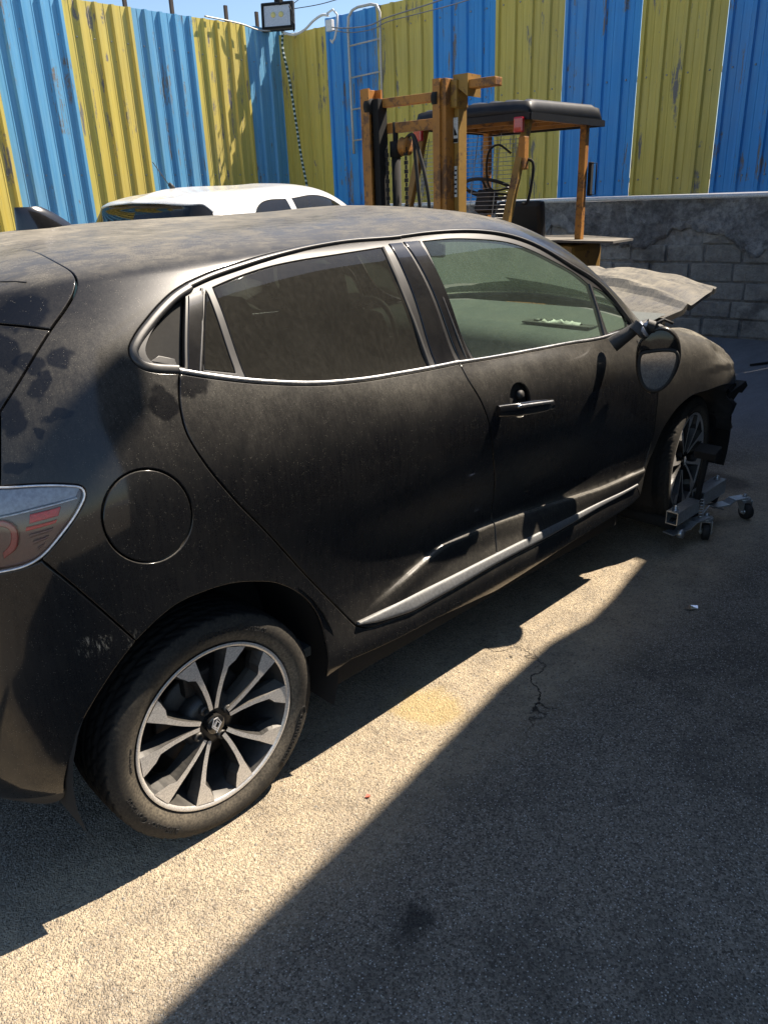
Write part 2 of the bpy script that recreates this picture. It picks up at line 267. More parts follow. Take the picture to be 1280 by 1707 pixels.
K={
'wlow':[(0.0473,1.1368),(0.1108,1.118),(0.1913,1.1002),(0.2695,1.09),(0.3898,1.0838),(0.5507,1.091),(0.741,1.1084),(0.978,1.1254)],
'wlowf':[(0.978,1.1254),(1.1711,1.1235),(1.408,1.1265),(1.6302,1.1396),(1.833,1.1502),(2.0849,1.1765)],
'tip':[(0.0473,1.1368),(-0.0086,1.1483),(-0.0412,1.1644),(-0.0576,1.1903),(-0.0554,1.2235),(-0.0262,1.2643),(0.0187,1.3109),(0.0784,1.3703),(0.1277,1.4144),(0.1723,1.4455)],
'wtop':[(0.1723,1.4455),(0.244,1.4817),(0.3371,1.5167),(0.4372,1.5506),(0.5962,1.5924),(0.745,1.6127),(0.9592,1.6053)],
'wtopf':[(0.9592,1.6053),(1.0569,1.6001),(1.2192,1.5725),(1.3865,1.5449),(1.564,1.5301),(1.7547,1.5466),(1.9129,1.5312),(2.0683,1.6207),(2.1137,1.5943),(2.0849,1.1765)],
'seamtop':[(0.9505,1.6113),(0.978,1.1254)],
'gr':[(0.2358,1.4212),(0.3183,1.458),(0.4156,1.4901),(0.5179,1.5119),(0.628,1.5279),(0.7496,1.5442),(0.8467,1.554)],
'grr':[(0.8467,1.554),(0.8383,1.4168),(0.8432,1.2743),(0.8451,1.1284)],
'grl':[(0.2172,1.116),(0.2358,1.4212)],
'grb':[(0.8451,1.1284),(0.6972,1.117),(0.5588,1.1088),(0.3967,1.1001),(0.2758,1.1052),(0.2172,1.116)],
'tri':[(0.2149,1.4111),(0.1198,1.137),(0.2051,1.1182)],
'tippan':[(0.1615,1.398),(0.2105,1.417),(0.1123,1.1339),(0.0738,1.1443)],
'tipgl':[(0.154,1.3992),(0.1166,1.3716),(0.0629,1.315),(0.0133,1.253),(-0.0095,1.2109),(-0.0054,1.1825),(0.0278,1.1688),(0.0701,1.1552)],
'gf':[(1.0368,1.5537),(1.1592,1.5391),(1.2983,1.5171),(1.4623,1.5017),(1.6621,1.4783),(1.7984,1.4795),(1.8677,1.4543)],
'gfr':[(1.8677,1.4543),(1.8499,1.2871),(1.8326,1.1637)],
'gfb':[(1.8326,1.1637),(1.5644,1.1505),(1.3137,1.1414),(1.0644,1.1379)],
'gfl':[(1.0644,1.1379),(1.0295,1.3248),(1.0368,1.5537)],
'ql':[(1.8981,1.4564),(2.0262,1.5088),(2.0686,1.4587),(2.0501,1.1792),(1.8697,1.1636),(1.8843,1.308)],
'bpr':[(0.8851,1.5697),(0.943,1.5668),(0.9728,1.1315),(0.8765,1.1275)],
'bpf':[(0.9501,1.569),(1.0163,1.5618),(1.0463,1.1377),(0.9916,1.1344)],
'cutR':[(0.0473,1.1368),(0.0285,1.0942),(0.0135,1.0481),(0.0098,1.0045),(0.0322,0.9446),(0.0807,0.8764),(0.1613,0.7895),(0.2755,0.6607),(0.4014,0.5294),(0.4623,0.452)],
'cutB':[(0.978,1.1254),(0.9795,1.045),(1.0115,0.9748),(1.0448,0.9015),(1.0819,0.8016),(1.1603,0.6194),(1.1427,0.4882),(1.116,0.4215)],
'cutF':[(2.0849,1.1765),(2.1376,1.0516),(2.1545,0.9157),(2.1569,0.7847),(2.1613,0.6393),(2.1202,0.4934),(2.0593,0.4324)],
'botR':[(0.4623,0.452),(0.5094,0.428),(0.5954,0.4201),(0.7016,0.4117),(0.9006,0.4154),(1.1145,0.4179)],
'botF':[(1.1145,0.4179),(1.3603,0.4128),(1.5693,0.4178),(1.8033,0.4304),(2.0593,0.4324)],
'trimR':[(0.4701,0.4625),(0.5845,0.4647),(0.7218,0.4643),(0.9204,0.4582),(1.1168,0.4538)],
'trimF':[(1.1168,0.4538),(1.3811,0.4505),(1.5859,0.4494),(1.8027,0.4509),(2.0571,0.4475)],
'creaseR':[(0.4733,0.4652),(0.5416,0.4906),(0.6216,0.5088),(0.7049,0.5267),(0.7897,0.5418),(0.8847,0.5524),(1.0066,0.5472),(1.1654,0.5386)],
'creaseF':[(1.1654,0.5386),(1.394,0.5201),(1.6032,0.5109),(1.8156,0.5017),(2.0282,0.5004)],
'sillbot':[(0.3279,0.318),(0.4284,0.3468),(0.5576,0.3435),(0.8053,0.3409),(1.1289,0.3003),(1.5122,0.3366),(2.0358,0.3514),(2.0904,0.3659)],
'arch':[(-0.3971,0.2931),(-0.3927,0.3372),(-0.3693,0.4065),(-0.3403,0.4675),(-0.3047,0.5148),(-0.2514,0.5696),(-0.1921,0.6171),(-0.1403,0.6437),(-0.0853,0.6619),(-0.0203,0.6656),(0.0573,0.6631),(0.1206,0.6523),(0.1963,0.6318),(0.2826,0.5794),(0.3302,0.5162),(0.3439,0.4241),(0.3371,0.3162)],
'bump':[(-0.3721,0.8693),(-0.3274,0.818),(-0.2821,0.7554),(-0.2359,0.6853),(-0.1921,0.6171)],
'flapc':[(-0.0234,0.8548),(-0.0241,0.8908),(-0.0396,0.9234),(-0.0677,0.9492),(-0.1046,0.9656),(-0.1449,0.9706),(-0.1818,0.9631),(-0.2094,0.9438),(-0.224,0.9151),(-0.2238,0.8808),(-0.2089,0.8451),(-0.1809,0.8129),(-0.1441,0.7905),(-0.104,0.7834),(-0.0667,0.7942),(-0.0383,0.8203)],
'tail':[(-0.4438,1.0195),(-0.3612,1.008),(-0.2932,0.9915),(-0.2566,0.9761),(-0.2524,0.962),(-0.2725,0.9383),(-0.3176,0.9057),(-0.368,0.8756),(-0.4081,0.8636),(-0.4722,0.8578)],
'hatch':[(-0.0764,2.0563),(-0.0798,1.8501),(-0.1051,1.6692),(-0.1043,1.5793),(-0.1121,1.5278),(-0.135,1.4678),(-0.177,1.4106),(-0.2419,1.3475)],
'hatch2':[(-0.2419,1.3475),(-0.3057,1.2813),(-0.374,1.206),(-0.4299,1.1493)],
'spoil':[(-0.4085,1.4129),(-0.3038,1.376),(-0.2419,1.3475)],
'spoil2':[(-0.3587,1.6217),(-0.2771,1.575)],
'farch':[(2.0904,0.3659),(2.1315,0.4687),(2.1891,0.5841),(2.2303,0.6926),(2.3086,0.766),(2.433,0.8033),(2.6045,0.8),(2.8037,0.8145),(2.9827,0.8132)],
'ftopA':[(2.3044,1.4622),(2.4972,1.3353),(2.79,1.25),(2.9,1.15)],
'fline':[(2.0849,1.1765),(2.2857,1.4231)],
'handle':[(1.0781,0.9301),(1.3284,0.9123)],
'hcup':[(1.1777,0.9223)],
'lock':[(1.2121,0.9469)],
}
# ------------------------------------------------------------- panels cut out of the car's body surface
def Sn(u,v,e=2e-3):
    u=np.atleast_1d(np.asarray(u,float));v=np.atleast_1d(np.asarray(v,float))
    P=S(u,v); a=S(u+e,v)-S(u-e,v); b=S(u,v+e)-S(u,v-e)
    n=np.cross(a,b); n/=np.maximum(np.linalg.norm(n,axis=1,keepdims=True),1e-9)
    return P,n
_p,_n=Sn([1.0],[.9]); SG=-1. if _n[0,1]>0 else 1.
def SN(u,v,off=0.,disp=None):
    u=np.atleast_1d(np.asarray(u,float));v=np.atleast_1d(np.asarray(v,float))
    def pos(u,v):
        P,n=Sn(u,v);n=n*SG;d=off if disp is None else off+disp(u,v)
        return (P+n*np.reshape(d,(-1,1)) if np.ndim(d) else P+n*d),n
    P,n=pos(u,v)
    if disp is not None:
        e=.003;a=pos(u+e,v)[0]-pos(u-e,v)[0];b=pos(u,v+e)[0]-pos(u,v-e)[0];m=np.cross(a,b);m/=np.maximum(np.linalg.norm(m,axis=1,keepdims=True),1e-9);m*=np.sign((m*n).sum(1,keepdims=True));n=m
    return P,n
def chain(*segs):
    """join uv polylines end to end"""
    out=[]
    for s in segs:
        s=[tuple(map(float,p)) for p in s]
        if out and math.hypot(out[-1][0]-s[0][0],out[-1][1]-s[0][1])<1e-3: s=s[1:]
        out+=s
    if math.hypot(out[0][0]-out[-1][0],out[0][1]-out[-1][1])<1e-3: out=out[:-1]
    return out
def C_(name,rev=False,n=None):
    p=K[name]; q=spl(p,n or max(3,len(p)*5)) if len(p)>2 else np.array(p,float)
    return q[::-1] if rev else q
def resamp(poly,step):
    out=[];n=len(poly)
    for i in range(n):
        a=np.array(poly[i]);b=np.array(poly[(i+1)%n]);L=np.linalg.norm(b-a);k=max(1,int(math.ceil(L/step)))
        for j in range(k): out.append(tuple(a+(b-a)*j/k))
    return out
def inpoly(P,poly):
    x=P[:,0];y=P[:,1];ins=np.zeros(len(P),bool);n=len(poly)
    for i in range(n):
        x1,y1=poly[i];x2,y2=poly[(i+1)%n]
        if y1==y2: continue
        c=((y1>y)!=(y2>y))&(x<(x2-x1)*(y-y1)/(y2-y1)+x1); ins^=c
    return ins
def dpoly(P,poly):
    d=np.full(len(P),9.);n=len(poly)
    for i in range(n):
        a=np.array(poly[i]);b=np.array(poly[(i+1)%n]);ab=b-a;t=np.clip(((P-a)@ab)/max(ab@ab,1e-12),0,1)
        d=np.minimum(d,np.linalg.norm(P-(a+t[:,None]*ab),axis=1))
    return d
def panel(name,poly,mat,parent,holes=(),grid=.03,gap=.004,off=0.,flange=.014,disp=None,mirror=False,rnd=.0025,both=False,label=None,bstep=.02,extra=()):
    """cut a closed uv polygon out of the body surface: rounded, turned-in edges and a gap to its neighbours"""
    loops=[resamp(poly,bstep)]+[resamp(h,bstep) for h in holes]
    pts=[];edges=[]
    for lp in loops:
        k=len(pts);n=len(lp);pts+=lp;edges+=[(k+i,k+(i+1)%n) for i in range(n)]
    A=np.array(loops[0]);lo=A.min(0);hi=A.max(0)
    gu=np.arange(lo[0],hi[0],grid);gv=np.arange(lo[1],hi[1],grid);G=np.array([(a+(.5*grid if j%2 else 0),b) for j,b in enumerate(gv) for a in gu])
    if len(G):
        m=inpoly(G,loops[0])
        for h in loops[1:]: m&=~inpoly(G,h)
        G=G[m]
        for lp in loops: 
            if len(G): G=G[dpoly(G,lp)>grid*.45]
    for ex in extra:
        X=np.array(ex);X=X[inpoly(X,loops[0])];X=X[dpoly(X,loops[0])>.004]
        if len(X) and len(G):
            dm=np.abs(G[:,None,:]-X[None,:,:]);G=G[((dm**2).sum(2).min(1))>.0045**2]
        G=np.vstack([G,X])
    allp=[Vector(p) for p in pts]+[Vector(tuple(g)) for g in G]
    V,E,F,ov,oe,of=delaunay_2d_cdt(allp,edges,[],0,1e-6,True)
    V=np.array([tuple(v) for v in V])
    fc=np.array([[V[i] for i in f] if len(f)==3 else [V[f[0]],V[f[1]],V[f[2]]] for f in F]).mean(1)
    keep=inpoly(fc,loops[0])
    for h in loops[1:]: keep&=~inpoly(fc,h)
    F=[f for f,k in zip(F,keep) if k]
    idx={}
    for i,src in enumerate(ov):
        for s_ in src: idx[s_]=i
    P,N=SN(V[:,0],V[:,1],off,disp)
    verts=[tuple(p) for p in P];nrm=[tuple(q) for q in N]
    # inward direction per boundary vertex
    fs=[list(f) for f in F]; sm=[True]*len(fs)
    base=0
    for li,lp in enumerate(loops):
        n=len(lp);B=[idx[base+i] for i in range(n)];base+=n
        Q=P[B];NN=N[B];t=np.roll(Q,-1,0)-np.roll(Q,1,0);t/=np.maximum(np.linalg.norm(t,axis=1,keepdims=True),1e-9)
        inw=np.cross(NN,t);inw/=np.maximum(np.linalg.norm(inw,axis=1,keepdims=True),1e-9)
        c=np.array(lp); area=(c[:,0]*np.roll(c[:,1],-1)-c[:,1]*np.roll(c[:,0],-1)).sum()
        # orientation of uv frame against N
        sg=1 if area*SG>0 else -1
        if li>0: sg=-sg
        inw*=sg
        ctr=(c[:,1]>2.2495)|(c[:,0]<-1.0995) if both else np.zeros(n,bool)
        for q,i in enumerate(B):
            verts[i]=tuple(Q[q]*np.array([1,0,1])) if ctr[q] else tuple(Q[q]+inw[q]*(gap/2+rnd))
        prev=B
        for (a,dn,cn,co) in ((gap/2+rnd*.3,rnd*.3,.80,.60),(gap/2,rnd,.25,.97),(gap/2,flange,0.,1.)):
            k=len(verts);verts+=[tuple(Q[q]+inw[q]*a-NN[q]*dn) for q in range(n)];nrm+=[tuple(NN[q]*cn-inw[q]*co) for q in range(n)];cur=list(range(k,k+n))
            for q in range(n):
                if not (ctr[q] and ctr[(q+1)%n]): fs.append([prev[q],prev[(q+1)%n],cur[(q+1)%n],cur[q]]); sm.append(True)
            prev=cur
    VV=np.array(verts);NN_=np.array(nrm);NN_/=np.maximum(np.linalg.norm(NN_,axis=1,keepdims=True),1e-9)
    FF=[]
    for q in fs:
        g=np.cross(VV[q[1]]-VV[q[0]],VV[q[2]]-VV[q[0]])
        if len(q)==4: g=g+np.cross(VV[q[2]]-VV[q[0]],VV[q[3]]-VV[q[0]])
        FF.append(q if g@NN_[q].sum(0)>=0 else q[::-1])
    res=[];mr_=np.array([1,-1,1])
    def mk(vs,ns,ffs):
        me=bpy.data.meshes.new(name);me.from_pydata([tuple(map(float,v)) for v in vs],[],ffs);me.update()
        me.polygons.foreach_set('use_smooth',[True]*len(ffs));me.materials.append(mat)
        me.normals_split_custom_set_from_vertices([tuple(map(float,q)) for q in ns])
        o=bpy.data.objects.new(name,me);link(o,parent)
        if label: o['label']=label
        res.append(o)
    n=len(VV);FR=[q[::-1] for q in FF]
    if both: mk(np.vstack([VV,VV*mr_]),np.vstack([NN_,NN_*mr_]),FF+[[i+n for i in q] for q in FR])
    else:
        mk(VV,NN_,FF)
        if mirror: mk(VV*mr_,NN_*mr_,FR)
    return res
def ribbon(name,uv,width,height,mat,parent,off=0.,side=1,mirror=True,closed=False,taper=0):
    """raised trim strip following a uv polyline; width is measured to one side, in metres"""
    uv=np.array(uv);P,N=SN(uv[:,0],uv[:,1],off);n=len(P)
    t=np.roll(P,-1,0)-np.roll(P,1,0)
    if not closed: t[0]=P[1]-P[0];t[-1]=P[-1]-P[-2]
    t/=np.linalg.norm(t,axis=1,keepdims=True);b=np.cross(N,t)*side
    prof=[(0,-.01),(0,height*.3),(.12,height*.85),(.3,height),(.7,height),(.88,height*.85),(1,height*.3),(1,-.01)]
    out=[]
    for sy in ((1,-1) if mirror else (1,)):
        m=MB();G=[]
        for i in range(n):
            ww=width[i] if hasattr(width,'__len__') else width
            G.append([tuple((P[i]+b[i]*a*ww+N[i]*h)*np.array([1,sy,1])) for a,h in prof])
        m.grid(G,True,closeu=closed)
        if not closed: m.add(G[0]+G[-1],[list(range(8)),list(range(8,16))])
        out.append(m.build(name,mat,parent))
    return out
# ------------------------------------------------------------- materials of the cars
CLEAN=[((-.189,-.763,1.267),(.03,.03,.03)),((-.244,-.775,1.224),(.022,.022,.05)),((-.243,-.744,1.262),(.03,.04,.025)),((-.24,-.812,1.164),(.035,.03,.012)),((-.271,-.706,1.28),(.03,.05,.05)),((-.278,-.809,1.138),(.012,.012,.012)),((-.018,-.844,1.16),(.035,.03,.05)),((-.206,-.669,1.351),(.06,.05,.05)),((-.329,-.808,1.08),(.03,.03,.012)),((.07,-.837,1.175),(.05,.03,.03)),((-.31,-.77,1.17),(.03,.04,.05))]
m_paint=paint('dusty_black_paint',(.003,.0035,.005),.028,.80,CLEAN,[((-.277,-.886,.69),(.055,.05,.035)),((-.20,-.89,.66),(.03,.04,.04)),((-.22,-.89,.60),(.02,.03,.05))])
M_WING=paint('dustier_black_paint',(.004,.0045,.006),.08,1.2)
m_white=simple('white_car_paint',(.72,.72,.70),.25,0,.05,coat=.6)
m_trim=simple('satin_trim',(.040,.040,.041),.36,.2,.05)
m_chrome=simple('dull_chrome',(.62,.62,.62),.22,1,.10)
m_gloss=simple('gloss_black_pillar',(.006,.006,.007),.14,0,.03,coat=.7)
m_rubber=simple('black_rubber',(.012,.012,.012),.7,0,.04)
m_plastic=simple('black_plastic',(.018,.018,.019),.55,0,.10,bumps=.2,scale=200)
m_dark=simple('underbody_black',(.006,.006,.006),.9,0,.03)
m_trimsill=simple('grey_sill_strip',(.15,.155,.16),.45,.3,.12)
m_cabin=simple('cabin_grey',(.09,.105,.10),.7,0,.08)
m_seat=simple('seat_cloth',(.03,.03,.032),.9,0,.08)
m_head=simple('headliner',(.30,.30,.28),.9,0,.0)
g_dark=glass('privacy_glass',(.15,.155,.14),.19,dcol=(.115,.108,.09))
g_clear=glass('green_glass',(.82,.91,.84),.11,dcol=(.22,.27,.23))
g_wind=glass('windscreen_glass',(.72,.88,.76),.42,dcol=(.42,.52,.40))
g_lens=glass('lamp_lens',(.95,.95,.97),.008)
m_red=simple('red_lamp',(.90,.008,.03),.25,0,.0)
m_dred=simple('dark_red_lamp',(.09,.012,.014),.3,0,.08,coat=1)
m_lampgrey=simple('lamp_silver',(.35,.37,.42),.35,.4,.10)
m_foam=simple('torn_airbag',(.75,.75,.70),.8,0,.05)
m_rimface=simple('machined_alloy',(.74,.71,.66),.30,.5,.10,scale=60)
m_rimdark=simple('dark_alloy',(.022,.022,.024),.35,.3,.14)
m_disc=simple('brake_disc',(.035,.03,.028),.5,.5,.1)
m_logo=simple('logo_silver',(.85,.85,.85),.35,.5,.0)
b=NB('tyre_rubber')
side=b.noise(3,detail=6,rough=.75); fine=b.noise(160,detail=3); big=b.noise(26,detail=5,rough=.75)
sx=b.n('SeparateXYZ');b.lk(b.tc.outputs['Object'],sx.inputs[0]);rad=b.math('SQRT',b.math('ADD',b.math('POWER',b.math('ABSOLUTE',sx.outputs['X']),2.),b.math('POWER',b.math('ABSOLUTE',sx.outputs['Z']),2.)))
wl=b.rng(b.math('ABSOLUTE',sx.outputs['Y']),.094,.099);ring=b.math('MULTIPLY',b.rng(rad,.229,.236),b.rng(rad,.246,.268,1.,.30))
ff=b.math('MULTIPLY',b.math('MULTIPLY_ADD',b.math('MULTIPLY',wl,ring),.70,.035),b.math('MULTIPLY',b.rng(side,.3,.65,.35,1.),b.rng(fine,.3,.7,.5,1.2)),clamp=True)
m_tyre=b.set(col=b.mix(b.math('MULTIPLY',ff,.75),(.012,.012,.012),(.26,.22,.16)),rough=.85,spec=.3,nrm=b.bump(fine,.25,.002))
m_letter=simple('tyre_lettering',(.010,.010,.010),.75,0,.03)
# ------------------------------------------------------------- wheel
def text_bm(txt,size,extr):
    cu=bpy.data.curves.new('t','FONT');cu.body=txt;cu.size=size;cu.extrude=extr;cu.align_x='CENTER';cu.resolution_u=3
    o=bpy.data.objects.new('t',cu);COL.objects.link(o);dg=bpy.context.evaluated_depsgraph_get();me=bpy.data.meshes.new_from_object(o.evaluated_get(dg))
    V=[tuple(v.co) for v in me.vertices];F=[list(p.vertices) for p in me.polygons]
    COL.objects.unlink(o);bpy.data.objects.remove(o);bpy.data.meshes.remove(me);bpy.data.curves.remove(cu);return V,F
def tyre_mesh():
    m=MB();seg=432
    # profile from outer bead (h<0 is outside) over the tread to the inner bead
    pr=[(.222,-.088),(.228,-.098),(.234,-.1005),(.240,-.1045),(.255,-.110),(.268,-.1115),(.280,-.110),(.290,-.105),(.2955,-.100),(.300,-.0955)]
    tread=[(.3045-.0035*abs(h/.09)**3,h) for h in np.linspace(-.09,.09,37)]
    pr=pr+tread+[(a,-h) for a,h in pr[::-1]]
    vs=[];n=len(pr)
    for i in range(seg):
        a=2*pi*i/seg
        for (rr,h) in pr:
            ah=abs(h); d=0
            if rr>.2975 and ah<.097:
                ph=(a*44/(2*pi)*1.0+ (ah/.09)**1.2*2.6*(1)) % 1.0
                if ah>.012 and ph<.20: d=.0045
                ph2=(a*132/(2*pi)+(ah/.09)*3.1)%1.0
                if ph2<.20: d=max(d,.0012)
                for g in (.0,.030,.058):
                    if abs(ah-g)<.0033: d=.0065
            if .297>rr>.286 and (int(a*216/(2*pi))%2==0): d=.0007
            rr2=rr-d+.0035
            vs.append((rr2*cos(a),h,rr2*sin(a)))
    fs=[[i*n+k,i*n+k+1,((i+1)%seg)*n+k+1,((i+1)%seg)*n+k] for i in range(seg) for k in range(n-1)]
    m.add(vs,fs,True);return m
def letters(txt,size,rad,ang,extr=.0012,yoff=-.1115,sx=1.0):
    """lettering bent clockwise round the sidewall (seen from outside), tops outward"""
    V,F=text_bm(txt,size,extr);out=[]
    for x,y,z in V:
        rr=rad+y; a=ang-x*sx/rad
        out.append((rr*cos(a),yoff-z-.0008,rr*sin(a)))
    return out,F
def rim_meshes():
    face=MB();dark=MB()
    # rim barrel and lip
    face.lathe([(.2215,-.093),(.2285,-.0985),(.2285,-.1005),(.2215,-.1005),(.2165,-.0965),(.2165,-.090)],seg=96)
    dark.lathe([(.2165,-.0955),(.2075,-.075),(.200,-.05),(.196,.0),(.196,.07),(.215,.095),(.224,.095)],seg=96)
    for k in range(5):
        A=RAD(160-72*k)
        for s in (1,-1):
            # outline in (radius, angle offset) ; inner side then outer side
            inn=[(.046,2.5),(.075,5.5),(.12,9.0),(.162,11.3),(.217,12.2)]
            outr=[(.046,16),(.075,14.2),(.12,15.0),(.162,17.0),(.178,22.5),(.204,26.),(.217,27)]
            P=lambda q,dh=0:(q[0]*cos(A+s*RAD(q[1])),q[0]*sin(A+s*RAD(q[1])))
            di=lambda q: -.083-.012*min(1,max(0,(q[0]-.046)/.12))-(.0 if q[0]<.17 else (q[0]-.168)*.06)
            import itertools
            # resample both sides to equal count
            tt=[.046,.06,.075,.085,.10,.11,.12,.135,.15,.162,.170,.178,.19,.204,.217]
            lin=lambda L:np.array([(x,np.interp(x,[p[0] for p in L],[p[1] for p in L])) for x in tt]);I=lin(inn);O=lin(outr)
            top=[];vs=[];fs=[]
            for i in range(15):
                for q in (I[i],O[i]):
                    x,z=P(q);vs.append((x,di(q),z))
            for i in range(14): fs.append([2*i,2*i+1,2*i+3,2*i+2])
            face.add(vs,fs,False)
            # flanks slope out to a broader, darker root
            for (L,sg) in ((I,-1),(O,1)):
                v2=[]
                for i in range(15):
                    q=L[i];x,z=P(q);fl=.5+3.0*(q[0]-.046)/.17
                    q2=(q[0]-.002,q[1]+sg*fl*1.1);x2,z2=P(q2);x3,z3=P((q[0]-.002,q[1]+sg*fl*.5))
                    v2+= [(x,di(q),z),(x2,di(q)+.030,z2),(x3,di(q)+.052,z3)]
                dark.add(v2,[[3*i+j,3*i+j+1,3*i+j+4,3*i+j+3] for i in range(14) for j in (0,1)],False)
    dark.lathe([(0,-.062),(.046,-.064),(.066,-.062),(.078,-.05),(.080,-.03),(.070,.0)],seg=40)
    return face,dark
WHEEL={}
def wheel(parent,x,y,z,spin=0.,inner=False,steer=0.):
    root=bpy.data.objects.new('wheel',None);root.empty_display_size=.1;link(root,parent);root.location=(x,y,z);root.rotation_euler=(0,-spin,(pi if inner else 0)+steer)
    if not WHEEL:
        t=tyre_mesh().build('tyre',m_tyre,root);
        l=[]
        for txt,sz,rd,ang,sx,yo in (('AllSeasonContact',.024,.264,RAD(-147),1.2,-.1118),('Continental',.027,.262,RAD(-33),1.3,-.1118),('AllSeasonContact',.024,.264,RAD(75),1.2,-.1118),('205/45 R17 88V',.010,.243,RAD(170),1,-.1048)):
            L=MB();v,f=letters(txt,sz,rd,ang,sx=sx,yoff=yo);L.add(v,f);l.append(L.build('tyre_lettering',m_letter,root))
        fa,da=rim_meshes();a=fa.build('rim_face',m_rimface,root,bevel=.0009);d=da.build('rim',m_rimdark,root)
        dk=MB();dk.lathe([(.05,-.02),(.13,-.02),(.132,-.015),(.132,.0),(.05,.0)],seg=64);dk.lathe([(.0,.03),(.19,.03),(.19,.06),(0,.06)],seg=48)
        dk.box((.0,-.018,.11),(.10,.05,.06),bev=.01);k=dk.build('brake_disc',m_disc,root)
        g=[]
        for q in (112,22,-68,-158):
            lg=MB();cx,cz=.05*cos(RAD(q)),.05*sin(RAD(q));lg.lathe([(.0135,-.058),(.0135,-.076),(.011,-.079),(.0075,-.079),(.006,-.070),(0,-.070)],seg=16,c=(cx,0,cz),smooth=False);g.append(lg.build('lug_nut',m_rimdark,root))
        cp=MB();cp.lathe([(0,-.0885),(.0215,-.0885),(.0255,-.086),(.0265,-.080),(.0265,-.060)],seg=40);cpo=cp.build('centre_cap',m_gloss,root,auto=35)
        lo=MB();y0=-.0893
        def dia(w,h,t,cut):
            pts=[(-w*.25-.0,-h),( w,-h*.0)]
        # two interlocking open diamonds
        def stroke(P_):
            P_=[(q[0]*1.3,q[1]*1.3) for q in P_]
            for a,b_ in zip(P_[:-1],P_[1:]): lo.beam((a[0],y0,a[1]),(b_[0],y0,b_[1]),.0022,.0020,up=(0,1,0))
        stroke([(-.003,-.0165),(.0105,.0010),(.0040,.0155),(-.0045,.0155),(-.0105,.0005),(-.0015,-.0125)])
        stroke([(.003,.0125),(-.0072,.0008),(.0000,-.0135)])
        stroke([(.0005,.0110),(.0075,.0010),(.0015,-.0095),(-.0045,-.0010),(.0010,.0075)])
        lo2=lo.build('emblem',m_logo,cpo)
        WHEEL['parts']=[t,a,d,k,cpo]+l+g;WHEEL['sub']=(cpo,lo2)
    else:
        for o in WHEEL['parts']:
            c=o.copy();link(c,root)
            if o is WHEEL['sub'][0]: e=WHEEL['sub'][1].copy();link(e,c)
    return root
# ------------------------------------------------------------- the black hatchback
car=thing('black_hatchback','dusty black hatchback with a crumpled raised bonnet and missing front bumper, filling the foreground','car')
creaseU=np.array([p[0] for p in K['creaseR']]+[p[0] for p in K['creaseF'][1:]]);creaseV=np.array([p[1] for p in K['creaseR']]+[p[1] for p in K['creaseF'][1:]])
def ss(x): x=np.clip(x,0,1);return x*x*(3-2*x)
def door_disp(u,v):
    vc=np.interp(u,creaseU,creaseV);amp=.013*ss((u-.50)/.22)
    return amp*ss((vc+.004-v)/.012)*(1-.55*ss((vc-.02-v)/.05))
K['wtopf']=[(.9582,1.6041),(1.0564,1.598),(1.2193,1.573),(1.3864,1.550),(1.5639,1.540),(1.7547,1.545),(1.9129,1.558),(2.03,1.572),(2.088,1.53),(2.10,1.40),(2.0848,1.1765)]
def S_(pts,n=None,k=5): return [tuple(p) for p in spl(pts,n or len(pts)*k)]
arch=K['arch'];archF=S_(arch[6:],50);archR=S_(arch[:7],26)
WSL=[(2.245,1.66),(2.10,1.665),(1.95,1.675),(1.80,1.685),(1.68,1.70),(1.60,1.76),(1.565,1.88),(1.56,2.25)]
hatchtop=[(-.14,2.25)]+K['hatch']
shell=chain(archF,K['sillbot'][1:],[K['botF'][-1]],C_('botF',True),C_('botR',True),C_('cutR',True),C_('tip'),C_('wtop'),S_(K['wtopf']),
  S_([(2.0848,1.1765),(2.16,1.32),(2.22,1.50),(2.245,1.66)],8),S_(WSL[:7],30),[(1.56,2.25)],[(-.14,2.25)],S_(K['hatch'],30),C_('hatch2'),S_(K['tail'][:8],30),C_('bump'))
flap=S_(K['flapc'],48); 
flapc=[tuple(p) for p in spl(K['flapc'],48,closed=True)]
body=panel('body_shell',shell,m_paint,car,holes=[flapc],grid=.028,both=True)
panel('fuel_flap',flapc,m_paint,car,grid=.02,gap=.004,off=-.0008,bstep=.012)
CRX=[[(u_,float(np.interp(u_,creaseU,creaseV))+o_) for u_ in np.arange(.49,2.05,.010)] for o_ in (.0042,-.0005,-.0055,-.014)]
rdoor=panel('rear_door',chain(C_('wlow'),C_('cutB'),C_('botR',True),C_('cutR',True)),m_paint,car,grid=.012,disp=door_disp,mirror=True,extra=CRX)
cup=[(1.205+.052*cos(t),.957+.046*sin(t)) for t in np.arange(28)*2*pi/28]
fdoor=panel('front_door',chain(C_('wlowf'),C_('cutF'),C_('botF',True),C_('cutB',True)),m_paint,car,holes=[cup],grid=.012,disp=door_disp,mirror=True,extra=CRX)
def wing_disp(u,v):
    tri=lambda x:np.maximum(0,1-np.abs(x))
    w_=ss((u-2.45)/.4)
    return -.014*np.exp(-((u-2.80)/.055)**2-((v-1.02)/.045)**2)+w_*(.007*tri((v-1.06+.22*(u-2.9))/.05)-.009*tri((u-2.97-.25*(v-.95))/.05)+.006*tri((v-.93-.1*(u-2.7))/.04))
fend=panel('front_wing',chain([(2.0848,1.1765)],S_([(2.0848,1.1765),(2.16,1.31),(2.245,1.45)],6),S_([(2.245,1.45),(2.4,1.38),(2.6,1.29),(2.8,1.22),(3.0,1.15),(3.12,1.03),(3.165,.90),(3.10,.81)],24),
   S_(K['farch'],40)[::-1],[K['cutF'][-1]],C_('cutF',True)),M_WING,car,grid=.016,mirror=True,disp=wing_disp)
vb=[(-.3971,.2931),(-.50,.285),(-.75,.27),(-1.1,.27)]
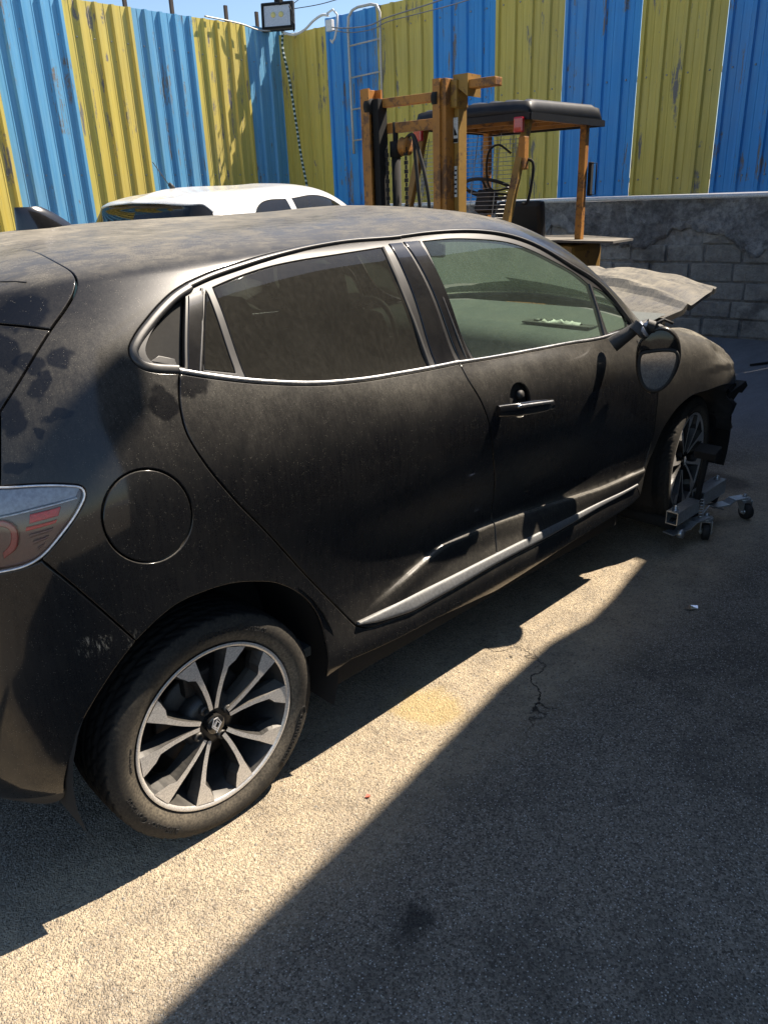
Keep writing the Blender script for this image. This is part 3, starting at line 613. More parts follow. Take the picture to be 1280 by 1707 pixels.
bump=panel('rear_bumper',chain(C_('bump'),archR[::-1],vb,[(-1.1,.86)],[(-.76,.862)],S_([(-.4722,.8578),(-.4081,.8637),(-.3722,.8693)],8)),m_paint,car,grid=.03,both=True)
panel('bumper_valance',chain(S_([(-.393,.291),(-.50,.283),(-.75,.268),(-1.1,.268)],12),[(-1.1,.12)],S_([(-1.1,.12),(-.70,.15),(-.50,.20),(-.405,.245),(-.393,.291)],12)),m_plastic,car,grid=.04,both=True,off=-.006)
panel('tailgate',chain(C_('hatch2'),[(-.4436,1.03),(-.76,1.03),(-.76,.87),(-1.1,.868),(-1.1,1.52)],S_([(-1.1,1.52),(-.70,1.49),(-.4083,1.4123),(-.3039,1.3756),(-.2422,1.3477)],24)),m_paint,car,holes=[[(-.50,1.22),(-1.095,1.20),(-1.095,1.49),(-.70,1.46),(-.50,1.40)]],grid=.03,both=True)
panel('rear_window',[(-.495,1.215),(-1.1,1.19),(-1.1,1.49),(-.70,1.465),(-.495,1.41)],g_dark,car,grid=.05,both=True,off=-.004)
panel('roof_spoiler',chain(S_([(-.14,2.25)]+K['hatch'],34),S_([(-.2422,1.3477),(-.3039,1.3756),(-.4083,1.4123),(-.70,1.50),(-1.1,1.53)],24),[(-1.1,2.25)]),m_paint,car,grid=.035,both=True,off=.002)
# tail lamps
tl_out=chain(S_(K['tail'],50),[(-.75,.87),(-.75,1.02)])
for sy in (0,1):
    pass
lens=panel('tail_lamp',tl_out,g_lens,car,grid=.03,mirror=True,off=.001,gap=.003)
for o in lens:
    o['label']='clear and red tail lamp'
def lamp_part(nm,poly,mat,**k):
    q=panel(nm,poly,mat,lens[0],mirror=True,**k);q[1].parent=lens[1]
def lamp_ribbon(nm,uv,w_,h_,mat,**k):
    q=ribbon(nm,uv,w_,h_,mat,lens[0],mirror=True,**k);q[1].parent=lens[1]
lamp_part('lamp_housing',[(p[0]*1.0+.0*p[1],p[1]) for p in chain(S_(K['tail'],40),[(-.74,.872),(-.74,1.018)])],m_dred,grid=.04,off=-.016,gap=.006)
lamp_part('lamp_reflector',chain(S_([(-.4509,.9635),(-.3675,.9655),(-.2712,.9610)],10),[(-.2566,.9782)],S_([(-.2934,.990),(-.3612,1.005),(-.4436,1.0158)],8),[(-.74,1.016),(-.74,.966)]),m_lampgrey,grid=.03,off=-.010,gap=.003,flange=.004)
lamp_part('red_segment',[(-.3845,.9583),(-.3087,.9560),(-.3177,.9400),(-.3887,.9403)],m_red,grid=.02,off=-.007,gap=.002,flange=.008)
for i in range(4): lamp_part('red_segment',[(-.398+.006*i,.936-.014*i),(-.322-.012*i,.935-.012*i),(-.327-.012*i,.928-.012*i),(-.400+.006*i,.927-.014*i)],m_dred if i else m_red,grid=.02,off=-.009,gap=.002,flange=.006)
m_ring=simple('ring_lamp',(.42,.008,.018),.3,0,0,coat=1)
lamp_part('red_ring',chain(S_([(-.50,.96),(-.44,.955),(-.417,.935),(-.425,.90),(-.46,.882)],16),S_([(-.462,.895),(-.44,.912),(-.436,.935),(-.45,.943),(-.50,.948)],16)),m_ring,grid=.02,off=-.006,gap=.002,flange=.01)
lamp_ribbon('lamp_rim',S_(K['tail'],60),.004,.003,m_logo,off=.001,side=-1)
lamp_ribbon('lamp_line',S_([(-.74,.960),(-.4509,.9615),(-.3675,.9630),(-.2712,.9598)],20),.0035,.003,m_logo,off=-.004)
# window surrounds
opening=chain(C_('wlow'),S_(K['wlowf']),S_(K['wtopf'])[::-1],C_('wtop',True),C_('tip',True))
gr=chain(C_('gr'),C_('grr'),C_('grb'),K['grl']); gf=chain(C_('gf'),C_('gfr'),C_('gfb'),C_('gfl'));
ql=[(1.893,1.462),(1.96,1.50),(2.03,1.525),(2.060,1.50),(2.072,1.40),(2.052,1.20),(1.872,1.1725),(1.878,1.31)]
tri=[(.2149,1.4125),(.118,1.144),(.1959,1.131)]
tipg=S_(K['tipgl'],30)
sur=panel('window_surround',opening,simple('window_rubber',(.010,.010,.011),.45,0,.02),car,holes=[gr,gf,ql,tri,tipg],grid=.03,off=-.006,gap=.002,mirror=True)
panel('rear_side_window',gr,g_dark,car,grid=.04,off=-.007,gap=.001,flange=.003,mirror=True)
panel('front_side_window',gf,g_clear,car,grid=.04,off=-.007,gap=.001,flange=.003,mirror=True)
panel('quarter_light',ql,g_clear,car,grid=.04,off=-.007,gap=.001,flange=.003,mirror=True)
panel('fixed_window',tri,g_dark,car,grid=.04,off=-.007,gap=.001,flange=.003,mirror=True)
panel('pillar_panel',S_(K['tippan'][:2],2)+[tuple(p) for p in K['tippan'][2:]],m_gloss,car,grid=.015,off=-.003,gap=.002,mirror=True)
panel('pillar_panel',K['bpr'],m_gloss,car,grid=.03,off=-.002,gap=.003,mirror=True)
panel('pillar_panel',K['bpf'],m_gloss,car,grid=.03,off=-.002,gap=.003,mirror=True)
# hidden rear door handle in the pillar tip
panel('hidden_handle',tipg,m_dark,car,grid=.02,off=-.022,gap=.0,mirror=True,flange=.001)
panel('handle_lip',[(-.008,1.185),(.02,1.172),(.058,1.160),(.058,1.185),(.02,1.20)],m_trim,car,grid=.02,off=-.010,gap=.001,flange=.01,mirror=True)
# satin and bright strips
ribbon('window_frame',S_([(p[0],p[1]) for p in (K['tip'][::-1][0:0]+K['tip'])],60),.020,.006,m_trim,car,off=-.002,side=-1)
ribbon('window_frame',C_('wtop',n=50),.013,.005,m_trim,car,off=-.002,side=-1)
ribbon('window_frame',S_(K['wtopf'],60),.010,.005,m_trim,car,off=-.002,side=-1)
ribbon('bright_strip',C_('wlow',n=60),.012,.006,m_chrome,car,off=-.002,side=1)
ribbon('bright_strip',S_([(p[0],p[1]) for p in K['wlowf']],50),.010,.006,m_chrome,car,off=-.002,side=1)
ribbon('bright_strip',[(.105,1.132),(.16,1.27),(.208,1.418)],.007,.004,m_trim,car,off=-.006,side=1)
ribbon('window_seal',[tuple(p) for p in K['grr']],.012,.004,m_rubber,car,off=-.006,side=1)
ribbon('window_frame',[(1.832,1.165),(1.850,1.29),(1.869,1.462)],.010,.005,m_trim,car,off=-.006,side=-1)
ribbon('window_frame',[(1.026,1.142),(1.008,1.33),(1.022,1.555)],.006,.003,m_trim,car,off=-.004,side=1)
0 and ribbon('roof_molding',S_([(.18,1.665),(.5,1.690),(.95,1.700),(1.30,1.676),(1.56,1.650),(1.76,1.640),(1.95,1.637),(2.08,1.63),(2.20,1.60)],60),.006,.002,m_rubber,car,off=-.0005)
ribbon('spoiler_gap',S_([(-.36,1.615),(-.31,1.595),(-.2769,1.5756)],10),.003,.0015,m_rubber,car,off=.002)
# sill strip
ribbon('sill_strip',S_(K['trimR'],30),np.interp(np.linspace(0,1,30),[0,.15,.4,.7,1],[.010,.030,.050,.044,.036]),.012,m_trimsill,car,off=.0,side=-1)
ribbon('sill_strip',S_(K['trimF'],30),np.interp(np.linspace(0,1,30),[0,.3,.6,1],[.036,.034,.026,.012]),.012,m_trimsill,car,off=.0,side=-1)
# door handle, pulled open with its cap off
hb=MB();us=np.linspace(1.078,1.342,22);G=[]
P,N=SN(us,np.interp(us,[1.078,1.342],[.944,.929]))
for i,(p,n) in enumerate(zip(P,N)):
    k=i/21;h=.034*min(1,.12+3.2*k,1.0+.0) if k<.3 else .034-(.008 if k>.9 else 0);hh=.019+.004*sin(pi*k);tt=.012
    c=p+n*h;row=[]
    for q in range(13):
        a=2*pi*q/12;row.append(tuple(c+n*(tt*cos(a))+np.array([0,0,1])*(hh*sin(a))))
    G.append(row)
hb.grid(G);hb.add([G[0][i] for i in range(12)],[list(range(12))]);hb.add([G[-1][i] for i in range(12)],[list(range(12))])
hb.build('door_handle',m_gloss,fdoor[0]);
hb2=MB();
for i,(p,n) in enumerate(zip(P[3:20],N[3:20])): pass
hb2.tube([tuple(p+n*.044+np.array([0,0,.012])) for p,n in zip(P[4:20],N[4:20])],.0055,8);hb2.build('handle_trim',m_chrome,fdoor[0])
hb.v=[(x,-y,z) for x,y,z in hb.v];hb.build('door_handle',m_gloss,fdoor[1])
panel('handle_recess',[(1.205+.06*cos(t),.957+.054*sin(t)) for t in np.arange(24)*2*pi/24],m_dark,fdoor[0],off=-.022,gap=0,grid=.03,flange=.001)
lk=MB();q,n=SN([1.222],[.970]);lk.tube([tuple(q[0]-n[0]*.02),tuple(q[0]-n[0]*.004)],[.015,.013],14);lk.build('lock_barrel',m_plastic,fdoor[0])
# windscreen
panel('windscreen',chain(S_(WSL[:7],30),[(1.56,2.25)],[(2.245,2.25)]),g_wind,car,grid=.05,both=True,off=-.006,flange=.004)
panel('cowl',chain([(2.25,1.66),(2.36,1.62),(2.44,1.9),(2.46,2.25),(2.25,2.25)]),m_dark,car,grid=.04,both=True,off=-.004)
# headlining and door cards seen through the glass
panel('headliner',chain(S_([(1.52,1.74),(1.3,1.70),(.9,1.70),(.4,1.68),(-.05,1.62)],20),[(-.05,2.25),(1.50,2.25)]),m_head,car,grid=.08,both=True,off=-.035,flange=.002)
panel('door_card',chain([(.05,1.10),(.5,1.085),(1.0,1.10),(1.95,1.14),(2.05,.5),(.5,.5),(.08,.9)]),m_cabin,car,grid=.08,mirror=True,off=-.06,flange=.002)
panel('roof_pillar',chain([(-.05,1.62),(.10,1.48),(-.06,1.2),(-.2,1.15),(-.30,1.30)]),m_cabin,car,grid=.06,mirror=True,off=-.04,flange=.002)
# shark fin
fin=MB();G=[]
for k in range(9):
    t=k/8;z0=1.489;ztop=1.550;x0=.245-.0*t
    h=t; xf=.238-.075*h-.02*h**3; xr=.060+.010*h; w_=.024*(1-h)**.6+.007; z=z0-.012+h*(ztop-z0+.012)-.0
    row=[]
    for q in range(17):
        a=2*pi*q/16;cx=(xf+xr)/2;rx=(xf-xr)/2;row.append((cx+rx*cos(a)*(1 if cos(a)>0 else 1),w_*sin(a)*(1-.55*max(0,cos(a))**1.5),z+(.010*(1-h)*cos(a))))
    G.append(row)
fin.grid(G);fin.add(G[-1][:16],[list(range(16))]);fin.build('antenna_fin',m_gloss,car)
# underbody, wheel wells, cabin
ub=MB();ub.box((1.25,0,.24),(1.75,1.50,.10));ub.box((.0,0,.42),(.95,1.05,.2));ub.box((-.40,0,.45),(.30,1.2,.35));ub.box((2.6,0,.30),(.8,.95,.14));ub.box((1.2,-.80,.27),(1.6,.05,.12));ub.box((1.2,.80,.27),(1.6,.05,.12));ub.build('underbody',m_dark,car)
for cx,cz,rr in ((0.0,.33,.385),(2.62,.37,.40)):
    for sy in (-1,1):
        m=MB();G=[]
        for i in range(25):
            a=pi*(-.12+1.24*i/24);G.append([(cx+rr*cos(a),sy*y_,cz+rr*sin(a)) for y_ in (.872 if cx<1 else .86,.70,.52)])
        m.grid(G);m.prism([(cx+rr*cos(pi*(-.12+1.24*i/24)),cz+rr*sin(pi*(-.12+1.24*i/24))) for i in range(25)],sy*.52,sy*.50);m.build('wheel_arch_liner',m_dark,car)
fl=MB();fl.box((1.1,0,.31),(1.9,1.5,.03));fl.box((-.1,0,.78),(.75,1.15,.03));fl.box((.46,0,.56),(.03,1.2,.44));fl.build('cabin_floor',m_cabin,car)
db=MB();G=[]
for i in range(13):
    y_=-.74+1.48*i/12;G.append([(1.86,y_,.74),(1.84,y_,.88),(1.87,y_,.955),(1.93,y_,.985+.012*sin(pi*i/12)),(2.10,y_,1.0),(2.28,y_,1.01),(2.45,y_,1.03)])
db.grid(G);dash=db.build('dashboard',m_cabin,car,fix=False)
v_=MB();v_.box((1.855,-.62,.90),(.03,.15,.07),bev=.012);v_.build('air_vent',m_plastic,dash)
ab=MB();random.seed(3);G=[]
for i in range(14):
    y_=-.58+.24*i/13;G.append([(2.09+random.uniform(-.012,.012)+j*.010,y_+.04,1.012+random.uniform(.0,.014)*(1 if 0<j<3 else 0)) for j in range(4)])
ab.grid(G);ab.build('burst_airbag',m_foam,dash,fix=False)
ab=MB();ab.box((2.10,-.43,1.008),(.07,.34,.008),bev=.003);ab.build('airbag_flap',m_plastic,dash)
st=MB();st.tube([(1.72+.07*cos(t)*.4,.37+.185*cos(t+0) if 0 else .37+.185*sin(t),.93+.175*cos(t)) for t in np.arange(28)*2*pi/28],.014,8,closed=True);st.beam((1.73,.37,.93),(1.95,.37,.86),.06,.06);st.box((1.725,.37,.93),(.04,.16,.10),bev=.02);st.box((1.73,.37,.93),(.02,.35,.03));st.build('steering_wheel',m_plastic,car)
for (x_,y_) in ((.98,-.36),(.98,.36)):
    m=MB();m.box((x_+.22,y_,.58),(.50,.48,.16),bev=.05);m.box((x_-.06,y_,.92),(.13,.46,.60),rot=Matrix.Rotation(RAD(-14),3,'Y'),bev=.05);m.box((x_-.17,y_,1.27),(.09,.25,.17),rot=Matrix.Rotation(RAD(-12),3,'Y'),bev=.03);m.tube([(x_-.14,y_-.05,1.15),(x_-.16,y_-.05,1.25)],.006);m.build('front_seat',m_seat,car)
m=MB();m.box((.38,0,.62),(.48,1.25,.14),bev=.05);m.box((.12,0,.92),(.13,1.25,.52),rot=Matrix.Rotation(RAD(-16),3,'Y'),bev=.05)
for y_ in (-.38,.38): m.box((.03,y_,1.22),(.08,.24,.12),bev=.03)
m.build('rear_seat',m_seat,car)
m=MB();m.box((1.72,0,1.33),(.03,.22,.06),bev=.012);m.beam((1.72,0,1.36),(1.76,0,1.42),.015,.015);m.build('interior_mirror',m_plastic,car)
# wing mirror hanging down on its broken arm
mr=bpy.data.objects.new('wing_mirror',None);link(mr,car);mr.location=(1.88,-1.0,.95)
la=Vector((.50,-.866,0));fw=Vector((.866,.50,0))
ol=[(-.070,.062),(-.040,.100),(-.005,.118),(.030,.112),(.062,.080),(.076,.030),(.074,-.020),(.058,-.066),(.030,-.104),(-.002,-.122),(-.036,-.110),(-.062,-.066),(-.074,-.010)]
ol=[tuple(p) for p in spl(ol,44,closed=True)]
m=MB();G=[]
cen=np.mean(ol,axis=0)
for d,s_ in ((.006,.90),(-.004,.94),(-.004,1.0),(.012,1.03),(.04,1.0),(.07,.90),(.095,.70),(.110,.42),(.114,.05)):
    row=[]
    for a,b_ in ol+ol[:1]:
        q=(a-cen[0])*s_+cen[0]+d*.15;z=(b_-cen[1])*s_+cen[1]+.0
        v=la*q+fw*d+Vector((0,0,z));row.append(tuple(v))
    G.append(row)
m.grid(G);G=[]
for s_ in (.92,.8,.6,.4,.2,.02):
    G.append([tuple(la*((a-cen[0])*s_+cen[0])+fw*(.004-(.004+.006*max(0,min(1,(b_-.050)/.03)))*(1-s_*s_)**.5)+Vector((0,0,(b_-cen[1])*s_+cen[1]))) for a,b_ in ol+ol[:1]])
m.grid(G);m.build('mirror_housing',m_paint,mr)
ge=spl([(-.058,.026),(-.03,.034),(.02,.040),(.058,.036),(.068,.02),(.063,-.03),(.040,-.085),(.004,-.110),(-.034,-.098),(-.058,-.05),(-.064,.0)],44,closed=True)
m=MB();m.add([tuple(la*p[0]+fw*(-.010)+Vector((0,0,p[1]))) for p in ge],[list(range(len(ge)))]);m.build('mirror_glass',simple('mirror_glass',(.38,.385,.39),.05,1,.12),mr,fix=False)
m=MB();m.tube([tuple(la*p[0]+fw*(-.008)+Vector((0,0,p[1]))) for p in ge],.007,6,closed=True);m.build('mirror_frame',m_rubber,mr)
m=MB();m.tube([tuple(Vector(q)) for q in [(-.075,.02,.125),(-.080,.03,.118)]],[.030,.030],16);m.tube([(-.03,.02,.13),(-.06,.01,.145),(-.085,.02,.135)],[.008,.009,.008],8);m.build('hinge_ring',m_lampgrey,mr)
m=MB();m.tube([(.03,.02,.10),(-.02,.045,.125),(-.06,.07,.115),(-.10,.13,.06)],[.026,.024,.022,.03],12);m.tube([(-.07,.03,.130),(-.085,.045,.105)],[.036,.036],16);m.tube([(-.055,.00,.128),(-.07,.02,.137)],[.022,.022],14);m.build('mirror_arm',m_plastic,mr,auto=40)
m=MB();m.tube([(-.02,.03,.12),(.02,.0,.145),(.05,-.02,.13)],.006,6);m.build('mirror_cable',m_rubber,mr)
P,N=SN([2.06,2.15,2.15,2.07],[1.12,1.13,.98,.97])
m=MB();m.add([tuple(p+n*.004) for p,n in zip(P,N)],[[0,1,2,3]]);m.build('mirror_foot',m_dark,car,fix=False)
# wheels
wheel(car,0,-.747,.304);wheel(car,2.583,-.745,.345,spin=.4,steer=RAD(8));wheel(car,0,.747,.304,.9,True);wheel(car,2.583,.745,.304,.3,True)
# bonnet, buckled upwards
m_hood=paint('very_dusty_bonnet',(.025,.025,.026),.30,.60,scuffs=[((3.0,-.5,1.1),(.25,.3,.2)),((2.8,-.2,1.1),(.3,.2,.2))])
hd=MB();nx,ny=34,56;G=[];rg=np.random.default_rng(5)
for i in range(nx):
    a=i/(nx-1);row=[]
    for j in range(ny):
        b_=j/(ny-1)*2-1
        y_=b_*(.735-.09*a**2.2)
        x_=2.43+.10*(1-b_*b_)+a*(.74+.02*(1-abs(b_)))-.06*max(0,abs(b_)-.80)*a
        z=1.012+.035*(1-b_*b_) + a*(.06+.035*(1-b_*b_)) +.055*math.exp(-((a-.55)/.20)**2)*(1-abs(b_)**3) - .03*max(0,a-.9)/.1*(1-abs(b_))
        z+=.020*max(0,1-abs(a-.45-.12*b_)/.07)+.014*max(0,1-abs(a-.62+.25*b_)/.05)-.016*max(0,1-abs(b_+.45-.5*a)/.08)*a+.016*sin(9*a+4*b_)*a*.6+.004*sin(17*b_+6*a)*a-.02*math.exp(-((a-.75)/.08)**2-((b_+.4)/.2)**2)
        row.append((x_,y_,z))
    G.append(row)
hd.grid(G,False)
o=hd.build('bonnet',m_hood,car);sm=o.modifiers.new('solid','SOLIDIFY');sm.thickness=.026;sm.offset=-1
hu=MB();hu.grid([[(x_*.98+.05,y_*.93,z-.028) for x_,y_,z in row[2:-2]] for row in G[2:-1]]);hu.build('bonnet_frame',m_dark,car)
# wrecked front: engine bay, loose plastics, strut
en=MB();en.box((2.72,0,.66),(.56,1.22,.44),bev=.04);en.box((2.55,-.50,.86),(.22,.2,.14),bev=.03);en.box((3.02,0,.45),(.08,1.15,.10));en.box((2.98,-.45,.62),(.25,.22,.24),bev=.05);en.box((2.98,.45,.62),(.25,.22,.24),bev=.05)
en.tube([(2.42,-.55,.94),(2.42,-.55,1.0)],[.09,.06],16);en.build('engine_bay',m_dark,car)
m=MB();m.tube([(2.46,-.70,.95),(2.47,-.70,1.015),(2.475,-.705,1.02)],[.028,.030,.012],16);m.build('wiper_spindle_cap',m_hood,car)
wl=MB();G=[]
for i in range(16):
    a=RAD(8+95*i/15);rr=.375+.012*sin(i*2.3);cx,cz=2.60,.36
    G.append([(cx+(rr+.055)*cos(a),-.865+.02*sin(i*1.7),cz+(rr+.03)*sin(a)),(cx+(rr+.01)*cos(a),-.87,cz+(rr-.015)*sin(a)),(cx+rr*cos(a),-.78,cz+rr*sin(a)),(cx+rr*cos(a),-.55,cz+rr*sin(a))])
wl.grid(G);o=wl.build('torn_arch_liner',m_plastic,car);sm=o.modifiers.new('solid','SOLIDIFY');sm.thickness=.006
br=MB();br.prism([(2.92,.60),(3.13,.63),(3.16,.60),(3.10,.575),(3.06,.585),(2.99,.55),(2.95,.53)],-.86,-.70);br.prism([(2.97,.34),(3.0,.36),(3.02,.42),(3.0,.50),(2.97,.54),(2.94,.50),(2.955,.42),(2.93,.40)],-.80,-.66);br.tube([(3.0,-.78,.44),(3.02,-.80,.38),(3.035,-.79,.375)],.008,6);br.build('broken_bumper_bracket',m_dark,car,bevel=.004)
m=MB();m.prism([(2.74,.80),(2.98,.70),(3.13,.63),(3.10,.61),(2.95,.66),(2.76,.74)],-.885,-.87);
# ------------------------------------------------------------- the yard: (s to the left, d away from the viewer, z)
YA=RAD(7.5);Yn=Vector((cos(YA),sin(YA),0));Yt=Vector((-sin(YA),cos(YA),0));YO=Vector((CAM[0],CAM[1],0))
def Yd(s,d,z): return YO+Yn*d+Yt*s+Vector((0,0,z))
TY=Matrix((Yt,Yn,Vector((0,0,1)))).transposed().to_4x4(); TY.translation=YO   # maps (s,d,z) to the world; mirrored frame, faces are recalculated
# ground
b=NB('dusty_asphalt');O=b.tc.outputs['Object']
vo=b.vor(230);vo2=b.vor(95);big=b.noise(.7,detail=6,rough=.6);mid=b.noise(6,detail=6,rough=.7);fine=b.noise(260,detail=3)
ag=b.rng(vo.outputs['Distance'],.15,.65,1.,0.);hcol=b.n('SeparateColor');b.lk(vo.outputs['Color'],hcol.inputs[0])
stone=b.mix(hcol.outputs[0],(.060,.052,.043),(.29,.25,.20))
pale=b.math('MULTIPLY',b.math('GREATER_THAN',hcol.outputs[1],.90),ag)
stone=b.mix(b.math('MULTIPLY',b.rng(b.noise(2.3,detail=7,rough=.72),.47,.62),.45),stone,(.045,.042,.038));c1=b.mix(b.math('MULTIPLY',pale,.95),stone,(.58,.55,.50))
# dust along the car; its pale band also paints the sunlit strip brighter
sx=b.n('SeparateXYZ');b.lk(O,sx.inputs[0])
lit_band=b.rng(b.math('ABSOLUTE',b.math('ADD',sx.outputs['Y'],.92)),.12,.42,1.,0.);fx=b.rng(sx.outputs['X'],2.2,4.5,1.,.15);
du_=b.math('MULTIPLY',b.math('MULTIPLY_ADD',b.math('MULTIPLY',lit_band,fx),.70,.08),b.rng(mid,.25,.7,.5,1.25),clamp=True)
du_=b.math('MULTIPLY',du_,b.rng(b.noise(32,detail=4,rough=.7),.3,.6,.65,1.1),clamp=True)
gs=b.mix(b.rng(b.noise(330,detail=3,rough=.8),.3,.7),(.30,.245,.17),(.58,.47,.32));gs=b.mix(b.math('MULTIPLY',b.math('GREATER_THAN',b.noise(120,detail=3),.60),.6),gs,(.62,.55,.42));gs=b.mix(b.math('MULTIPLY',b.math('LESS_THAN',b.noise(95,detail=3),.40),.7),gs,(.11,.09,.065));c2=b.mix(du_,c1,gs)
far=b.rng(sx.outputs['X'],3.6,5.2);c3=b.mix(b.math('MULTIPLY',far,.8),c2,b.mix(b.noise(2.5,b.mp((1,3,1)),detail=7,rough=.7),(.10,.11,.13),(.30,.31,.33)))
oil=b.n('VectorMath',operation='DISTANCE');b.lk(O,oil.inputs[0]);oil.inputs[1].default_value=(.72,-.90,0)
yl=b.math('MULTIPLY',b.rng(b.math('ADD',oil.outputs['Value'],b.math('MULTIPLY',mid,.22)),.17,.25,1.,0.),.55)
c4=b.mix(yl,c3,(.45,.33,.13))
dk=b.n('VectorMath',operation='DISTANCE');b.lk(O,dk.inputs[0]);dk.inputs[1].default_value=(.10,-1.42,0)
c5=b.mix(b.rng(b.math('ADD',dk.outputs['Value'],b.math('MULTIPLY',b.noise(18,detail=5),.16)),.09,.16,.75,0.),c4,(.02,.02,.02))
wt=b.n('VectorMath',operation='DISTANCE');b.lk(O,wt.inputs[0]);wt.inputs[1].default_value=(3.35,-.72,0)
c6=b.mix(b.rng(b.math('ADD',wt.outputs['Value'],b.math('MULTIPLY',mid,.15)),.18,.27,.6,0.),c5,(.025,.025,.025))
crk=b.vor(1.3,b.mp((1,1,1)),feat='DISTANCE_TO_EDGE')
wv=b.n('VectorMath',operation='ADD');nn=b.n('TexNoise');nn.inputs['Scale'].default_value=9;nn.inputs['Detail'].default_value=6;b.lk(O,nn.inputs['Vector']);s3=b.n('VectorMath',operation='SCALE');s3.inputs['Scale'].default_value=.22;b.lk(nn.outputs['Color'],s3.inputs[0]);b.lk(O,wv.inputs[0]);b.lk(s3.outputs[0],wv.inputs[1]);b.lk(wv.outputs[0],crk.inputs['Vector'])
cd_=b.n('VectorMath',operation='DISTANCE');b.lk(O,cd_.inputs[0]);cd_.inputs[1].default_value=(.95,-.96,0)
cm=b.math('MULTIPLY',b.rng(crk.outputs['Distance'],.002,.007,1.,0.),b.rng(cd_.outputs['Value'],.16,.34,1.,0.))
c7=b.mix(cm,c6,(.015,.014,.013))
hgt=b.math('ADD',b.math('MULTIPLY',ag,1.),b.math('ADD',b.math('MULTIPLY',b.rng(vo2.outputs['Distance'],.1,.6,1.,0.),.8),b.math('ADD',b.math('MULTIPLY',mid,1.6),b.math('MULTIPLY',cm,-3.))))
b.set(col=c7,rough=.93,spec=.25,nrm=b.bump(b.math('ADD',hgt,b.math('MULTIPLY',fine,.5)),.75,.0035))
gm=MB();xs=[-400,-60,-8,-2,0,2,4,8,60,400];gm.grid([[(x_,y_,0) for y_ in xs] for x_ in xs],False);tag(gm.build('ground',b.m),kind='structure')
# loose grit lying on the asphalt near the car
gr_=MB();rg=np.random.default_rng(11)
for i in range(2600):
    x_=rg.uniform(-1.0,3.2);y_=-.80-abs(rg.normal(0,.45));s_=rg.uniform(.0012,.0036)*(1.6 if rg.random()<.06 else 1)
    q=[Vector((rg.uniform(-1,1),rg.uniform(-1,1),0)).normalized() for _ in range(3)]
    base=[(x_+s_*cos(a)*rg.uniform(.7,1.2),y_+s_*sin(a)*rg.uniform(.7,1.2),.0) for a in (0,1.3,2.5,3.8,5.1)]
    gr_.add(base+[(x_+s_*rg.uniform(-.3,.3),y_+s_*rg.uniform(-.3,.3),s_*rg.uniform(.5,1.0))],[[k,(k+1)%5,5] for k in range(5)])
tag(gr_.build('loose_grit',simple('grit',(.30,.27,.22),.9,0,.1),fix=True),kind='stuff')
# corrugated fences
def peel(name,col,col2):
    b=NB(name);O=b.tc.outputs['Object']
    ln=b.noise(1.0,b.mp((9,9,.9)),detail=7,rough=.75);sp=b.noise(2.2,detail=5,rough=.7)
    pe=b.math('MULTIPLY',b.rng(ln,.565,.60),b.rng(sp,.47,.54));pe2=b.math('GREATER_THAN',b.noise(1.0,b.mp((40,40,14)),detail=4),.735)
    pl=b.math('MAXIMUM',pe,b.math('MULTIPLY',pe2,.8))
    cc=b.mix(b.rng(b.noise(1.0,b.mp((30,30,1.2)),detail=5),.3,.7),col,col2)
    cc=b.mix(b.math('MULTIPLY',b.rng(b.noise(.8,detail=6),.4,.8),.25),cc,DUST)
    b.set(col=b.mix(pl,cc,(.20,.19,.18)),rough=b.math('MULTIPLY_ADD',pl,.3,.52),spec=.35,nrm=b.bump(b.noise(1.0,b.mp((4,4,1.0)),detail=3),.25,.02));return b.m
m_blue=peel('blue_sheet_paint',(.035,.27,.66),(.06,.33,.74));m_yel=peel('yellow_sheet_paint',(.55,.44,.09),(.66,.54,.13));m_bluel=peel('faded_blue_sheet_paint',(.10,.33,.56),(.16,.42,.64))
m_steel=simple('galvanised_steel',(.42,.43,.44),.42,.7,.12)
def sheet(parent,a,bb,z0,z1a,z1b,mat,left,ribs=4,name='fence_panel'):
    """corrugated sheet from a to bb along the fence line"""
    m=MB();prof=[];p=(bb-a)/ribs
    for k in range(ribs):
        x0=a+k*p
        prof+=[(x0,0),(x0+p*.35,0),(x0+p*.37,.004),(x0+p*.39,0),(x0+p*.70,0),(x0+p*.77,.032),(x0+p*.93,.032),(x0+p*.995,.0)]
    prof.append((bb,0));G=[]
    rr=np.random.default_rng(int(abs(a)*100));wob=rr.uniform(-.006,.006,5)
    for x_,h in prof:
        row=[]
        zt=z1a+(z1b-z1a)*(x_-a)/(bb-a)
        for j in range(5):
            z=z0+(zt-z0)*j/4;hh=h+wob[j]*sin((x_-a)/(bb-a)*pi)
            row.append(tuple(Yd(8.68-hh,x_,z)) if left else tuple(Yd(x_,8.97-hh,z)))
        G.append(row)
    m.grid(G,False)
    o=m.build(name,mat,parent)
    if z0>.5 or left:
        q=MB()
        for k in range(ribs):
            for zz in ((1.62,2.6,3.5) if not left else (1.9,3.3)):
                x_=a+k*p+p*.55;c_=Yd(8.68-.004,x_,zz) if left else Yd(x_,8.97-.004,zz);ax=-(Yt if left else Yn)
                q.tube([tuple(c_),tuple(c_+ax*.008)],[.011,.007],6)
        sw=q.build('screw_row',m_steel,o);sw['kind']='stuff';sm=o.modifiers.new('solid','SOLIDIFY');sm.thickness=.0015;return o
fb=thing('back_fence','fence of blue and yellow corrugated sheets standing on the blockwork wall behind the forklift','fence',tuple(Yd(3,8.97,1.42)))
fb2=bpy.data.objects.new('x',None);
def at0(parent): parent.location=(0,0,0);return parent
at0(fb)
for i in range(14):
    a=8.68-.857*i;z=3.72+.03*(i%3)-.01*i
    if i==0: z=3.66
    sheet(fb,a-.857+.004,a,1.46 if i>1 else .0,z+.02*(i%2),z,m_yel if i%2==0 else m_blue,False)
m=MB()
